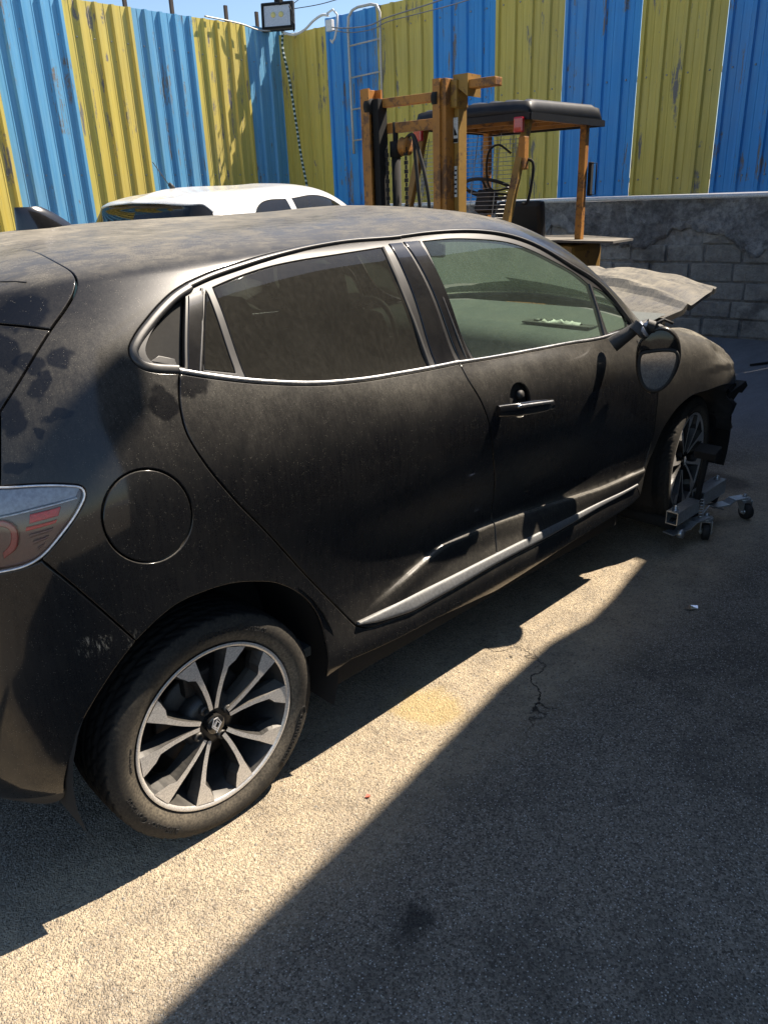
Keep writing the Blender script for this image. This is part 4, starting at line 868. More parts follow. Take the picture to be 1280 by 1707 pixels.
for z in (1.62,2.6,3.5): m.beam((-3.3,9.02,z),(8.6,9.02,z),.05,.05,T=TY)
m.build('fence_rail',m_steel,fb)
m=MB();m.tube([tuple(Yd(s,8.84,1.432+.004*sin(s*2.1))) for s in np.linspace(-3.2,7.9,30)],.022,10);m.build('white_pipe',simple('white_pipe',(.75,.76,.75),.5,0,.15),fb)
fl_=thing('side_fence','sunlit blue and yellow corrugated fence behind the white hatchback','fence')
ds=[9.0,8.31]+[8.31-.885*k for k in range(1,12)]
for i in range(len(ds)-1):
    z1=3.73-.022*(9-ds[i]);z0_=3.73-.022*(9-ds[i+1])
    if ds[i]<5.7: z1+=.0
    sheet(fl_,ds[i+1]+.004,ds[i],.02,z0_,z1,m_bluel if i%2==0 else m_yel,True,ribs=4 if i else 3)
for (s,d,z) in ((8.75,5.70,4.1),(8.75,6.55,4.05),(8.75,7.23,3.88),(8.75,8.11,3.92),(8.75,8.66,3.92)):
    m=MB();m.beam((s+.03,d,.0),(s+.03,d,z),.045,.03,T=TY);m.build('fence_post',simple('rusty_post',(.06,.045,.04),.8,.2,.1) if 'rusty_post' not in MATS else MATS['rusty_post'],fl_)
m=MB()
for z in (.5,1.9,3.3): m.beam((8.73,-1.0,z),(8.73,9.0,z),.05,.05,T=TY)
m.build('fence_rail',m_steel,fl_)
# blockwork wall
bw=thing('block_wall','weathered concrete block wall with crumbling render under the blue and yellow fence','wall')
def rockmat(name,c1,c2,sc,bs,bd,stain=(.03,.03,.032)):
    b=NB(name);n1=b.noise(sc,detail=8,rough=.75);n2=b.noise(sc*7,detail=6,rough=.7);n3=b.noise(1.4,detail=6,rough=.7)
    c=b.mix(b.rng(n1,.3,.7),c1,c2);vc=b.vor(3.2);sp_=b.n('SeparateColor');b.lk(vc.outputs['Color'],sp_.inputs[0]);c=b.mix(b.math('MULTIPLY',sp_.outputs[0],.45),c,tuple(x*.45 for x in c1));c=b.mix(b.math('MULTIPLY',b.rng(n2,.62,.70),.8),c,(.03,.03,.03));c=b.mix(b.math('MULTIPLY',b.rng(n3,.50,.66),.5),c,stain)
    c=b.mix(b.math('MULTIPLY',b.math('GREATER_THAN',b.noise(2.6,detail=6,rough=.8),.66),.5),c,(.5,.5,.48))
    b.set(col=c,rough=.95,nrm=b.bump(b.math('ADD',n1,b.math('MULTIPLY',n2,.5)),bs,bd));return b.m
m_block=rockmat('concrete_block',(.36,.345,.31),(.62,.59,.52),9,1.,.045);m_rend=rockmat('crumbling_render',(.20,.20,.20),(.62,.61,.59),13,1.,.05)
m=MB();m.box((2.5,9.10,.70),(12.2,.325,1.40),T=TY);m.build('mortar',rockmat('mortar',(.22,.215,.20),(.46,.45,.42),16,.8,.02),bw)
m=MB();rg=np.random.default_rng(21)
for r_ in range(6):
    z=.02+r_*.190;s=-3.4+(.21 if r_%2 else 0)
    while s<8.4:
        L=.43+rg.uniform(-.05,.05);
        if not(r_==5 and rg.random()<.35): m.box((s+L/2,8.965+rg.uniform(-.012,.012),z+.086),(L-.012-rg.uniform(0,.03),.10,.168+rg.uniform(-.015,.008)),T=TY,rot=Matrix.Rotation(rg.uniform(-.012,.012),3,'Y'),bev=.012)
        s+=L
m.build('blocks',m_block,bw)
m=MB();G=[];rg=np.random.default_rng(8)
NS=260;NZ=16
lowz=np.cumsum(rg.normal(0,.03,NS+1));lowz=lowz-np.convolve(lowz,np.ones(41)/41,'same')
for i in range(NS+1):
    s=-3.5+11.9*i/NS;row=[];zl=1.10+.10*sin(s*1.3)+lowz[i]*1.0-(.32*math.exp(-((s-2.15)/.28)**2));zl=min(zl,1.3)
    for j in range(NZ+1):
        z=zl+(1.41-zl)*j/NZ;dd=.035+.012*sin(s*7+z*9)+rg.normal(0,.006)-(.03 if j==0 else 0);row.append(tuple(Yd(s,8.92-dd,z)))
    row.append(tuple(Yd(s,9.2,1.415)));G.append(row)
m.grid(G,True);m.build('render_coat',m_rend,bw)
# ladder, junction box, cables, rope and floodlight in the corner
ld=thing('steel_ladder','pale steel ladder frame hooked over the blue sheet of the back fence','ladder')
m_pale=simple('pale_steel',(.55,.53,.48),.5,.3,.12)
m=MB();m.tube([(7.35,8.86,2.10)]+[(7.355,8.86,z) for z in (2.6,3.1,3.55)]+[(7.34,8.86,3.68),(7.27,8.86,3.745),(7.18,8.86,3.765),(6.97,8.86,3.765),(6.88,8.86,3.74),(6.835,8.86,3.66),(6.84,8.86,3.2),(6.85,8.86,2.10)],.017,8,T=TY);m.build('side_rail',m_pale,ld)
for z in (3.36,3.0,2.63,2.26):
    m=MB();m.tube([(7.35,8.86,z),(6.845,8.86,z+.02)],.011,8,T=TY);m.build('rung',m_pale,ld)
jb=thing('junction_box','small white junction box with a loop of conduit at the top of the back fence','electrical box')
m=MB();m.box((7.62,8.82,3.62),(.10,.06,.13),T=TY,bev=.008);m.build('box',m_pale if 0 else MATS['white_pipe'],jb)
m=MB();m.tube([(7.56,8.82,3.56),(7.55,8.82,3.47),(7.585,8.82,3.42),(7.63,8.82,3.46),(7.50,8.82,3.62),(7.49,8.82,3.72),(7.57,8.82,3.78),(7.66,8.82,3.75)][2:4]+[(7.60,8.82,3.43),(7.55,8.82,3.47),(7.50,8.82,3.60),(7.49,8.82,3.72),(7.56,8.82,3.79),(7.66,8.82,3.76)],.014,8,T=TY);m.build('conduit_loop',MATS['white_pipe'],jb)
cb=MB();cb.tube([tuple(p) for p in spl([Yd(*q) for q in [(8.54,8.8,3.71),(8.40,8.78,3.64),(8.25,8.8,3.60),(8.05,8.8,3.63),(7.88,8.8,3.71),(7.72,8.8,3.75),(7.62,8.8,3.73)]],40)],.016,8)
tag(cb.build('white_conduit',MATS['white_pipe']),'sagging white conduit strung between the floodlight and the junction box','cable')
m_wire=simple('grey_cable',(.22,.22,.23),.6,0,.1)
def cable(name,pts,r_,label,mat=None,group=None,n=40):
    m=MB();m.tube([tuple(p) for p in spl([Yd(*q) for q in pts],n)],r_,6);tag(m.build(name,mat or m_wire),label,'cable',group)
cable('slack_cable',[(7.6,8.80,3.60),(7.4,8.80,3.56),(6.95,8.80,3.53),(6.72,8.80,3.57),(6.2,8.80,3.61),(5.7,8.80,3.66),(5.2,8.80,3.76)],.008,'grey cable hanging in a shallow curve across the ladder and the back fence')
cable('slack_cable',[(7.6,8.82,3.57),(7.3,8.82,3.50),(6.9,8.82,3.49),(6.72,8.82,3.53),(6.3,8.82,3.55),(5.6,8.82,3.58),(4.9,8.82,3.66)],.006,'thinner grey cable just below the one that crosses the ladder')
cable('side_cable',[(8.62,7.6,3.715),(8.62,8.0,3.71),(8.58,8.2,3.69),(8.58,8.5,3.66),(8.55,8.75,3.68),(8.5,8.8,3.68)],.010,'pale cable along the top of the side fence up to the floodlight',m_pale)
cable('overhead_wire',[(8.35,8.9,3.92),(7.8,8.9,3.90),(7.1,8.95,3.95),(6.0,9.0,4.02),(4.5,9.0,4.1)],.005,'thin wire against the sky above the back fence, running right from the floodlight',m_dark)
cable('overhead_wire',[(8.3,8.9,3.98),(8.0,9.3,4.3),(7.0,11,5.6)],.005,'thin wire rising steeply into the sky from beside the floodlight',m_dark)
b=NB('twisted_rope');wv=b.n('TexWave',wave_type='BANDS');wv.bands_direction='Z';wv.inputs['Scale'].default_value=5.5;wv.inputs['Distortion'].default_value=2.5;b.lk(b.tc.outputs['Object'],wv.inputs[0])
b.set(col=b.mix(b.math('GREATER_THAN',wv.outputs['Fac'],.62),(.015,.06,.045),(.55,.62,.58)),rough=.7)
m=MB();m.tube([tuple(p) for p in spl([Yd(*q) for q in [(8.43,8.78,3.66),(8.40,8.72,3.45),(8.35,8.73,3.2),(8.31,8.74,2.9),(8.26,8.74,2.5),(8.21,8.74,2.1),(8.14,8.74,1.72),(8.08,8.74,1.2),(8.04,8.74,.5),(8.0,8.74,.03)]],60)],.017,8)
tag(m.build('striped_hose',b.m),'dark green and white striped hose hanging down the fence corner','hose')
fd=thing('floodlight','square black floodlight on a post at the top of the fence corner','lamp')
RF=Matrix.Rotation(RAD(0),3,'Z')
Fm=Matrix.Translation(Yd(8.46,8.72,3.84))@Matrix((Vector((sin(YA+.45),-cos(YA+.45),0)),Vector((cos(YA+.45),sin(YA+.45),0)),Vector((0,0,1)))).transposed().to_4x4()@Matrix.Rotation(RAD(-6),4,'X')
m=MB();m.box((0,.05,0),(.46,.07,.34),T=Fm,bev=.02)
for k in range(8): m.box((-.18+.05*k,.11,0),(.012,.06,.28),T=Fm)
hs=m.build('lamp_housing',m_plastic,fd)
m=MB()
for (x0,z0,x1,z1) in ((-.205,-.145,.205,-.125),(-.205,.125,.205,.145),(-.205,-.125,-.185,.125),(.185,-.125,.205,.125)): m.box(((x0+x1)/2,.008,(z0+z1)/2),(x1-x0,.02,z1-z0),T=Fm)
m.build('bezel',m_dark,fd)
m=MB();A_=[(-.185,.012,-.125),(.185,.012,-.125),(.185,.012,.125),(-.185,.012,.125)];B_=[(-.10,.035-.02,-.05),(.10,.015,-.05),(.10,.015,.05),(-.10,.015,.05)]
B_=[(x_,.0135,z) for x_,_,z in B_]
m.add(A_+B_,[[0,1,5,4],[1,2,6,5],[2,3,7,6],[3,0,4,7],[4,5,6,7]],T=Fm);m.build('reflector',simple('lamp_reflector_foil',(.62,.60,.58),.35,.6,.08),fd)
for x_ in (-.055,.055):
    m=MB();m.lathe([(0,.004),(.030,.004),(.034,.009),(.034,.0125)],seg=20,T=Fm,c=(x_,0,.015));m.build('led_module',simple('led_yellow',(.75,.66,.25),.4,0,0) if 'led_yellow' not in MATS else MATS['led_yellow'],fd)
m=MB();m.beam((8.80,9.12,.0),(8.80,9.12,4.4),.08,.08,T=TY);m.beam((8.80,9.1,3.98),(8.50,8.80,4.0),.05,.06,T=TY);m.beam((8.56,8.85,4.0),(8.42,8.78,4.04),.05,.16,T=TY);m.build('lamp_post',m_dark,fd)
m=MB();m.tube([tuple(Yd(*q)) for q in [(8.24,8.74,3.92),(8.20,8.74,3.85),(8.22,8.74,3.75),(8.17,8.74,3.70),(8.19,8.74,3.62)]],.010,6);m.build('loose_wire',m_dark,fd)
# ------------------------------------------------------------- forklift, nose towards the viewer
fk=thing('forklift','rusty orange forklift with a black plastic canopy parked in front of the back fence','forklift')
def rusty(name,col,amt=.5):
    b=NB(name);n1=b.noise(7,detail=8,rough=.75);n2=b.noise(38,detail=5,rough=.7)
    r_=b.math('MAXIMUM',b.rng(n1,.60-.10*amt,.66-.06*amt),b.math('GREATER_THAN',n2,.72-.08*amt))
    c=b.mix(b.rng(b.noise(3,detail=4),.3,.7),tuple(x*.7 for x in col),col)
    b.set(col=b.mix(b.math('MULTIPLY',r_,.85),c,b.mix(n2,(.05,.022,.012),(.14,.07,.035))),rough=.6,nrm=b.bump(n2,.25,.004));return b.m
m_or=rusty('orange_machine_paint',(.42,.18,.03),1.1);m_ye=rusty('ochre_machine_paint',(.33,.19,.035),.6)
m_white_l=simple('label_white',(.6,.62,.62),.5,0,.1);m_canopy=simple('canopy_plastic',(.007,.008,.011),.45,0,.04,spec=.3)
mast=bpy.data.objects.new('mast',None);link(mast,fk)
D0=4.75
for s0,nm in ((3.12,'r'),(3.78,'l')):
    sg=1 if s0<3.4 else -1
    m=MB();m.box((s0,D0-.02,1.16),(.045,.11,2.14),T=TY,bev=.004);m.box((s0+sg*.04,D0-.085,1.16),(.055,.018,2.14),T=TY);m.box((s0+sg*.04,D0+.05,1.16),(.055,.018,2.14),T=TY);m.build('mast_channel',m_or,mast)
    m=MB();m.box((s0+sg*(.095 if nm=='l' else .07),D0-.01,1.14),(.05 if nm=='l' else .03,.10 if nm=='l' else .06,2.05),T=TY,bev=.003);m.box((s0+sg*.075,D0+.035,1.14),(.045,.015,2.05),T=TY);m.build('inner_channel',m_or if nm=='r' else m_dark,mast)
    m=MB();m.lathe([(0,-.02),(.05,-.02),(.05,.02),(0,.02)],axis='x',seg=20,c=(s0+sg*.05,D0-.06,2.12),T=TY);m.build('guide_roller',m_dark,mast)
m=MB();m.box((3.075,D0+.065,1.72),(.035,.10,1.00),T=TY,bev=.004);m.box((3.075,D0+.05,2.14),(.05,.14,.16),T=TY,bev=.01);m.prism([(2.98,2.12),(3.09,2.20),(3.09,2.25),(2.98,2.25)],D0-.0,D0+.16,T=TY);m.build('side_plate',m_ye,mast)
m=MB();m.box((2.92,D0+.06,2.19),(.26,.09,.05),T=TY,bev=.006);m.build('top_arm',m_or,mast)
m=MB();m.box((3.45,D0+.02,2.14),(.62,.06,.055),T=TY,bev=.006);m.build('cross_beam',m_or,mast)
m=MB();m.box((3.45,D0+.06,1.985),(.62,.05,.065),T=TY,bev=.006);m.build('cross_beam',m_or,mast)
m=MB();m.box((3.45,D0+.03,.62),(.62,.05,.12),T=TY,bev=.006);m.box((3.45,D0+.03,.25),(.62,.05,.14),T=TY,bev=.006);m.build('cross_beam',m_or,mast)
m=MB();m.tube([(3.60,D0+.05,.25),(3.60,D0+.05,1.80)],.032,14,T=TY);m.tube([(3.60,D0+.05,1.80),(3.60,D0+.05,2.02)],.019,12,T=TY);m.tube([(3.60,D0+.05,1.80),(3.60,D0+.05,1.90)],.042,14,T=TY);m.build('lift_cylinder',m_dark,mast)
m=MB();m.lathe([(.0,-.03),(.03,-.03),(.06,-.025),(.045,-.01),(.045,.01),(.06,.025),(.03,.03),(0,.03)],axis='x',seg=24,c=(3.48,D0-.0,1.86),T=TY);m.build('chain_wheel',m_or,mast)
for s0,z1 in ((3.455,1.05),(3.62,1.30)):
    m=MB()
    for k in range(30):
        z=1.84-k*.028
        if z<z1: break
        m.box((s0,D0-.03,z),(.028 if k%2 else .014,.010,.026),T=TY)
    m.build('lift_chain',m_dark,mast)
for k,(a,bb) in enumerate(((3.40,3.34),(3.36,3.26))):
    m=MB();m.tube([tuple(p) for p in spl([(3.50,D0+.02,1.90),(3.42,D0,1.93),(a,D0,1.80),(bb+.03,D0,1.5),(a-.02,D0+.05,1.1),(a,D0+.1,.6)],30)],.012,8,T=TY);m.build('hydraulic_hose',m_rubber,mast)
# stickers on the side plate: (height, size)
for z,h_,w_,k in ((1.93,.15,.085,0),(1.62,.19,.05,1),(1.33,.09,.055,2)):
    m=MB();m.box((3.078,D0+.012,z),(w_*.40,.003,h_),T=TY)
    l=m.build('warning_sticker',m_white_l,mast)
    m=MB()
    if k==0:
        m.box((3.078,D0+.0095,z-h_*.40),(w_*.38,.002,h_*.16),T=TY);m.prism([(3.064,z-.03),(3.09,z-.03),(3.09,z+.02)],D0+.0085,D0+.0105,T=TY)
    else:
        for q in range(6 if k==1 else 3): m.box((3.076+.003*(q%2),D0+.0095,z+h_*.36-q*.028),(w_*.30,.002,.011),T=TY)
    m.build('sticker_print',m_dark,l)
# carriage and forks
m=MB();m.box((3.45,D0-.14,.45),(.90,.05,.10),T=TY,bev=.005);m.box((3.45,D0-.14,.12),(.90,.05,.10),T=TY,bev=.005);m.box((3.45,D0-.11,.28),(.30,.05,.40),T=TY);m.build('fork_carriage',m_dark,fk)
for s0 in (3.2,3.7):
    m=MB();m.box((s0,D0-.18,.32),(.10,.035,.52),T=TY);m.prism([(D0-.20,.04),(D0-.20,.085),(D0-1.0,.05),(D0-1.0,.04)],s0-.05,s0+.05,axis='x',T=TY);m.build('fork',m_dark,fk)
# chassis
m=MB();m.box((3.45,5.55,.52),(.92,1.15,.56),T=TY,bev=.03);m.box((3.45,5.05,.95),(.80,.08,.40),T=TY,bev=.02);m.box((3.45,6.0,.92),(.80,.75,.35),T=TY,bev=.04);m.build('chassis',m_ye,fk)
m=MB();m.box((3.42,6.62,.72),(.98,.62,.80),T=TY,bev=.06);m.build('counterweight',m_ye,fk)
for s0,d0,r_ in ((2.95,5.1,.29),(3.95,5.1,.29),(3.0,6.45,.22),(3.9,6.45,.22)):
    w_=MB();w_.lathe([(r_*.55,-.09),(r_*.95,-.09),(r_,-.07),(r_,.07),(r_*.95,.09),(r_*.55,.09)],axis='x',seg=28,c=(s0,d0,r_),T=TY);wo=w_.build('tyre',m_rubber,fk);w_=MB();w_.lathe([(0,-.05),(r_*.3,-.06),(r_*.56,-.07),(r_*.56,.07),(r_*.3,.06),(0,.05)],axis='x',seg=20,c=(s0,d0,r_),T=TY);w_.build('wheel_hub',m_ye,wo)
# guard
for s0 in (2.99,3.90):
    m=MB();m.beam((s0,5.10,.85),(s0,5.60,2.06),.055,.05,T=TY,bev=.005);m.build('front_post',m_ye,fk)
    m=MB();m.beam((s0,6.55,.30),(s0,6.55,2.04),.065,.055,T=TY,bev=.005);m.build('rear_post',m_or,fk)
m=MB()
for s0 in (2.99,3.90): m.beam((s0,5.56,2.05),(s0,6.72,2.05),.045,.05,T=TY)
for d0 in (5.58,6.0,6.35,6.70): m.beam((2.99,d0,2.052),(3.90,d0,2.052),.045,.04,T=TY)
m.build('roof_frame',m_or,fk)
m=MB();G=[]
NSs,NDd=33,33
for i in range(NSs):
    row=[]
    for j in range(NDd):
        a=-1+2*i/(NSs-1);c_=-1+2*j/(NDd-1);ea=max(0,abs(a)-.90)/.10;ec=max(0,abs(c_)-.92)/.08;e=min(1,(ea**2+ec**2)**.5)
        z=2.150-.095*(1-math.sqrt(max(0,1-e*e)))+.018*(1-a*a)
        rib=.014*(1 if (abs(((a+1)*3.5)%1-.5)<.28 and abs(c_)<.84) else 0);z+=rib
        ss_=3.445+.515*a;dd_=6.14+.64*c_
        row.append((ss_,dd_,z+.012*c_))
    G.append(row)
m.grid(G,True,T=TY);o=m.build('canopy',m_canopy,fk);sm=o.modifiers.new('solid','SOLIDIFY');sm.thickness=.01
m=MB();pts=[(2.93,5.50),(3.96,5.50),(3.96,6.78),(2.93,6.78)]
for a,c_ in zip(pts,pts[1:]+pts[:1]): m.beam((*a,2.04),(*c_,2.04),.02,.045,T=TY)
m.build('canopy_rim',m_canopy,fk)
for s0 in (2.98,3.86):
    m=MB();m.box((s0+.02,5.47,1.985),(.075,.04,.10),T=TY,bev=.01);m.build('red_lamp',m_ring,fk)
m=MB()
for k in range(22):
    q=k/21;z=1.93-.62*q;d0=5.56-(1.93-z)*.41;m.tube([(3.02,d0,z),(3.87,d0,z)],.0022,4,T=TY)
for s0 in (3.15,3.35,3.6,3.8): m.tube([(s0+.05,5.57,1.95),(s0-.03,5.30,1.31)],.003,4,T=TY)
m.build('wire_grille',m_steel,fk)
m=MB();m.tube([tuple(p) for p in spl([(3.02,5.40,1.80),(3.10,5.35,1.86),(3.16,5.33,1.82),(3.17,5.33,1.62),(3.13,5.34,1.56),(3.02,5.38,1.57)],30)],.008,6,T=TY);m.build('mirror_hoop',m_dark,fk)
m=MB();m.tube([tuple(p) for p in spl([(2.955,5.52,1.76),(2.91,5.52,1.74),(2.90,5.50,1.60),(2.92,5.46,1.46),(2.95,5.45,1.46)],24)],.011,8,T=TY);m.build('grab_handle',m_dark,fk)
m=MB();m.box((2.97,5.49,1.80),(.05,.07,.22),T=TY,bev=.008);m.build('post_bracket',m_or,fk)
Ts=TY@Matrix.Translation((3.27,5.52,1.57))@Matrix.Rotation(RAD(-22),4,'X')
m=MB();m.tube([(.19*cos(t),.19*sin(t),0) for t in np.arange(32)*2*pi/32],.013,8,T=Ts,closed=True)
for a in (0.3,2.4,4.5): m.tube([(0,0,-.03),(.19*cos(a),.19*sin(a),0)],.009,6,T=Ts)
m.tube([(0,0,0),(0,0,-.5)],.028,12,T=Ts);m.box((0,0,-.10),(.13,.11,.16),T=Ts,bev=.015);m.tube([(0,0,-.05),(.32,-.02,.03)],.008,6,T=Ts);m.build('steering_wheel',m_rubber,fk)
m=MB();m.box((3.42,6.05,1.14),(.46,.44,.12),T=TY,bev=.04);m.box((3.40,6.26,1.32),(.44,.10,.30),T=TY,rot=Matrix.Rotation(RAD(8),3,'X'),bev=.035);m.build('seat',m_canopy,fk)
m=MB();m.box((2.95,6.62,1.62),(.03,.05,.26),T=TY,bev=.006);m.tube([(2.94,6.60,1.74),(2.90,6.62,1.74),(2.90,6.62,1.50),(2.94,6.60,1.50)],.006,6,T=TY);m.build('rear_lamp_bracket',m_dark,fk)
bd=MB();bd.add([(2.58,6.30,1.150),(3.25,6.30,1.158),(3.90,6.30,1.150),(3.92,6.95,1.152),(3.2,6.97,1.165),(2.66,6.93,1.135)],[[0,1,2,3,4,5]],T=TY);o=bd.build('loose_board',simple('grey_board',(.09,.085,.08),.9,0,.3));sm=o.modifiers.new('solid','SOLIDIFY');sm.thickness=.018;sm.offset=1
tag(o,'warped grey board lying on the tail of the forklift','board')
# ------------------------------------------------------------- white hatchback
wc=thing('white_hatchback','white hatchback with a dark rear window parked between the black car and the corrugated fence','car')
m_wg=glass('white_car_glass',(.06,.065,.07),.05)
wsh=chain(archF,K['sillbot'][1:],S_(K['farch'],40),S_([(2.9827,.8132),(3.10,.81),(3.165,.90),(3.19,1.0)],8),[(3.19,2.25)],[(2.30,2.25)],[(2.285,1.64)],S_(WSL[::1][:7],30),[(1.56,2.25)],[(-.14,2.25)],S_(K['hatch'],30),C_('hatch2'),[(-.46,1.12)],[(-1.1,1.11)],[(-1.1,.27)],[(-.75,.27),(-.50,.285)],archR)
WR=[S_([(.26,1.16),(.33,1.34),(.46,1.46),(.62,1.515),(.85,1.53)],20)+[(.88,1.15)],[(.95,1.15),(.94,1.535)]+S_([(.94,1.535),(1.2,1.54),(1.5,1.53),(1.8,1.53),(1.95,1.50)],16)[1:]+[(1.98,1.18)]]
panel('body_shell',wsh,m_white,wc,holes=WR,grid=.05,both=True,gap=.003)
for h_ in WR: panel('side_window',h_,m_wg,wc,grid=.08,off=-.006,gap=.001,flange=.003,mirror=True)
SPW=[(-.215,1.375),(-.2769,1.46),(-.36,1.53),(-.70,1.60),(-1.1,1.62)]
panel('tailgate_top',chain(S_([(-.14,2.25)]+K['hatch'],34),S_(SPW,24),[(-1.1,2.25)]),m_white,wc,grid=.035,both=True,off=.001)
panel('rear_window',chain(S_(SPW,24)[::-1],[(-.2422,1.3477)],C_('hatch2'),[(-.46,1.125)],[(-1.1,1.115)]),m_wg,wc,grid=.04,both=True,off=-.003)
panel('tail_lamp',[(-.25,1.31),(-.31,1.245),(-.38,1.18),(-.44,1.13),(-.36,1.13),(-.28,1.20),(-.225,1.29)],m_red,wc,grid=.02,off=.006,mirror=True)
m=MB();m.box((1.2,0,.35),(1.9,1.3,.3));m.box((0,0,.45),(.7,1.0,.3));m.box((2.8,0,.45),(.7,1.1,.3));m.build('underbody',m_dark,wc)
m=MB();m.box((1.1,0,.85),(2.2,1.3,.25));m.build('cabin',m_dark,wc)
m=MB();m.tube([(.10,0,1.49),(.06,0,1.52)],[.022,.016],10);m.tube([(.06,0,1.51),(-.10,.0,1.66)],.0035,6);m.build('aerial',m_plastic,wc)
wheel(wc,0,-.747,.27);wheel(wc,2.583,-.747,.27);wheel(wc,0,.747,.27,.9,True);wheel(wc,2.583,.747,.27,.3,True)
wc.location=Yd(5.34,4.12,0);wc.rotation_euler=(0,0,YA);wc.scale=(.80,.97,1.115)
# ------------------------------------------------------------- wheel dolly under the lifted front wheel
dy=thing('wheel_dolly','galvanised wheel dolly on castors holding up the front wheel of the black hatchback','wheel dolly')
m_zinc=simple('zinc_plate',(.50,.53,.55),.30,.8,.10)
def rtube(a,b_,w_,h_,t_,T=None):
    m=MB();a=Vector(a);b_=Vector(b_);d=(b_-a);L=d.length;x=d.normalized();y=Vector((0,0,1)).cross(x).normalized();z=x.cross(y)
    o=[(-w_/2,-h_/2),(w_/2,-h_/2),(w_/2,h_/2),(-w_/2,h_/2)];i_=[(p[0]*(1-2*t_/w_),p[1]*(1-2*t_/h_)) for p in o];vs=[]
    for q in (a,b_):
        for p in o+i_: vs.append(q+y*p[0]+z*p[1])
    fs=[]
    for k in range(4):
        l=(k+1)%4;fs+=[[k,l,8+l,8+k],[4+k,12+k,12+l,4+l],[k,4+k,4+l,l],[8+k,8+l,12+l,12+k]]
    m.add(vs,fs);return m
rtube((2.315,-.925,.165),(2.53,-.925,.165),.055,.060,.004).build('outer_tube',m_zinc,dy)
rtube((2.57,-.925,.185),(2.80,-.925,.190),.060,.070,.004).build('outer_tube',m_zinc,dy)
for x_ in (2.36,2.80):
    m=MB();m.tube([(x_,-.92,.12),(x_,-.60,.12)],.028,14);m.build('roller',m_dark,dy)
    m=MB();m.box((x_,-.60,.10),(.08,.02,.09),bev=.004);m.build('roller_bracket',m_zinc,dy)
for x_,y_ in ((2.345,-.925),(2.765,-.925)):
    m=MB();m.lathe([(0,.022),(.007,.020),(.010,.012),(.010,.004),(.015,.004),(.015,0),(0,0)],axis='z',seg=12,c=(x_,y_,.196 if x_<2.5 else .226));m.build('bolt',m_zinc,dy)
def castor(x_,y_,ang,px,py):
    r_=bpy.data.objects.new('castor',None);link(r_,dy);r_.location=(x_,y_,0);r_.rotation_euler=(0,0,ang)
    m=MB();m.lathe([(.012,-.016),(.036,-.016),(.0385,-.011),(.0385,.011),(.036,.016),(.012,.016)],seg=28,c=(-.022,0,.0385));m.build('castor_wheel',m_rubber,r_)
    m=MB();m.lathe([(0,-.0175),(.013,-.0175),(.013,.0175),(0,.0175)],seg=16,c=(-.022,0,.0385))
    for sy in (-1,1): m.prism([(-.034,.030),(-.010,.030),(.022,.088),(-.030,.088)],sy*.022,sy*.0255)
    m.box((0,0,.089),(.062,.054,.004));m.lathe([(0,.104),(.028,.104),(.032,.098),(.028,.091),(0,.091)],axis='z',seg=20);m.tube([(-.022,-.030,.0385),(-.022,.030,.0385)],.006,8);m.build('castor_fork',m_zinc,r_)
    q=Vector((px-x_,py-y_,0));q.rotate(Matrix.Rotation(-ang,3,'Z'))
    m=MB();m.beam((0,0,.108),(q.x*.45,q.y*.45,.108),.050,.006);m.beam((q.x*.43,q.y*.43,.108),(q.x*.62,q.y*.62,.090),.050,.006);m.beam((q.x*.60,q.y*.60,.090),(q.x*1.15,q.y*1.15,.090),.055,.006);m.lathe([(0,.124),(.009,.122),(.012,.111),(0,.111)],axis='z',seg=8);m.build('castor_plate',m_zinc,r_)
castor(2.575,-.975,.5,2.345,-.925);castor(2.93,-1.005,1.1,2.77,-.93);castor(2.36,-.53,.2,2.36,-.62);castor(2.90,-.53,.7,2.88,-.62)
m=MB();m.tube([(2.545,-.93,.10),(2.55,-.935,.26),(2.56,-.945,.39)],.014,10);m.box((2.57,-.945,.415),(.07,.10,.040),rot=Matrix.Rotation(RAD(-20),3,'Y'),bev=.004);m.build('foot_pedal',m_dark,dy)
m=MB();m.tube([(2.53+.010*cos(k*.9),-.965+.010*sin(k*.9),.085+k*.0020) for k in range(60)],.0022,5);m.build('spring',m_zinc,dy)
m=MB();m.tube([(2.55,-.96,.12),(2.60,-.97,.15),(2.63,-.97,.14),(2.72,-.99,.10)],.004,6);m.build('locking_pin',m_zinc,dy)
m=MB();m.lathe([(0,-.012),(.020,-.012),(.022,0),(.020,.012),(0,.012)],seg=16,c=(2.36,-.955,.085));m.build('end_wheel',m_zinc,dy)
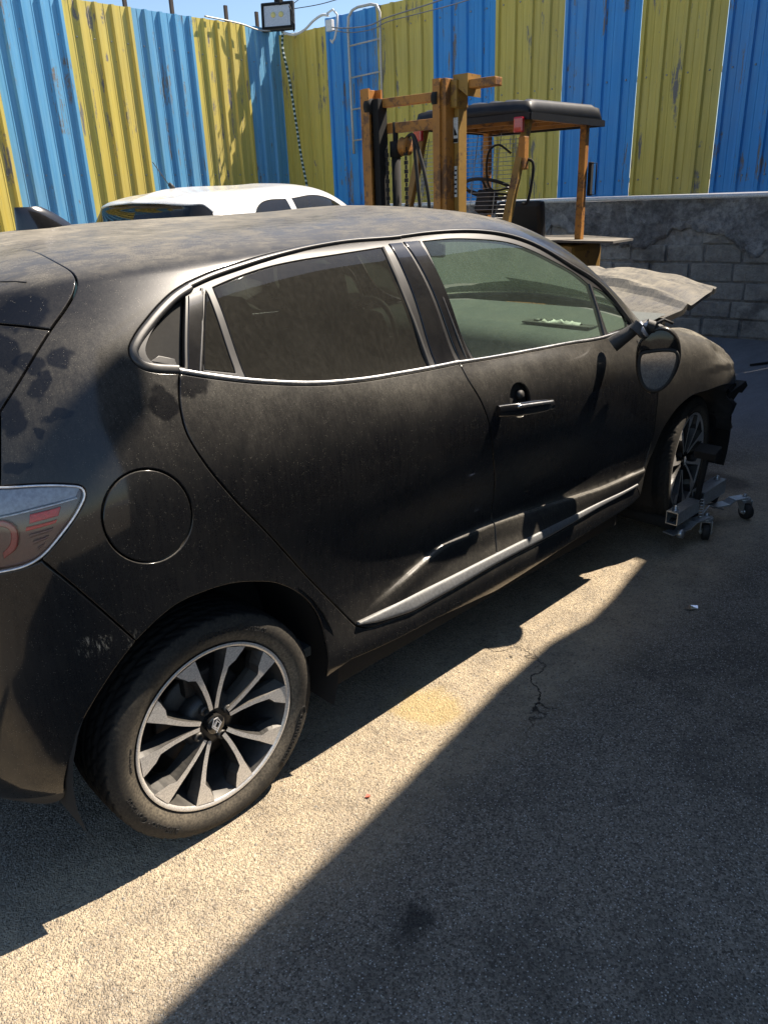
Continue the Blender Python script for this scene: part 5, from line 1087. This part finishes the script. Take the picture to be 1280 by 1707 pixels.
# ------------------------------------------------------------- scraps on the ground
m=MB();m.add([(1.86,-1.215,.002),(1.90,-1.225,.008),(1.925,-1.245,.004),(1.905,-1.255,.001),(1.87,-1.245,.010)],[[0,1,4],[1,2,3],[1,3,4]]);o=m.build('foil_scrap',simple('foil',(.8,.82,.85),.18,1,.02));sm=o.modifiers.new('solid','SOLIDIFY');sm.thickness=.001
tag(o,'shiny curl of silver scrap on the shaded asphalt right of the black hatchback','scrap')
m=MB();m.tube([(6.45,.36,.012),(6.62,.27,.016),(6.85,.10,.012)],[.010,.012,.008],6);tag(m.build('stick',m_dark),'dark stick lying on the ground near the foot of the block wall','stick')
m=MB();m.add([(.30,-1.05,.003),(.312,-1.046,.006),(.316,-1.056,.003),(.305,-1.060,.007)],[[0,1,2,3]]);o=m.build('plastic_chip',simple('red_chip',(.45,.06,.02),.4));sm=o.modifiers.new('solid','SOLIDIFY');sm.thickness=.002
tag(o,'tiny red plastic chip on the sunlit strip of ground beside the rear wheel','scrap')
# ------------------------------------------------------------- unseen block added on the right: roofline shaped to shade the yard
ws=thing('shade_block','unseen grey block added along the right of the yard to cast its shadow','shadow_caster')
H_=4.2
KX,KY=SUN.x/SUN.z*H_,SUN.y/SUN.z*H_
shade=[(-2.2,-1.42),(-.9,-1.25),(.32,-1.10),(.95,-1.00),(1.30,-.965),(1.55,-.985),(1.75,-.96),(2.235,-.865),(2.255,-.80),(2.34,-.75),(2.45,-.71),(2.7,-.65),(3.0,-.58),(3.9,-.25),(5.3,.5)]
edge=[(x_+KX,y_+KY) for x_,y_ in shade]
poly=edge+[(8.5,-6),(edge[0][0],-6)]
m=MB();m.prism(poly,0,H_,axis='z');m.build('wall',rockmat('shade_block_render',(.07,.075,.08),(.12,.125,.13),3,.3,.01),ws)
m=MB()
for a,c_ in zip(edge[:-1],edge[1:]): m.beam((a[0],a[1]-.16,H_+.033),(c_[0],c_[1]-.16,H_+.033),.26,.06)
m.build('shade_block_cap',m_steel,ws)
kk=(4.36-1.2)/SUN.z;bx,by=-.06+SUN.x*kk,-.81+SUN.y*kk
m=MB();m.beam((bx,by,4.36),(bx-.86*1.45,by-.51*1.45,4.36),.10,.07);m.build('shadow_beam',m_steel,ws)  # unseen beam added to cast the slanting shadow on the rear quarter
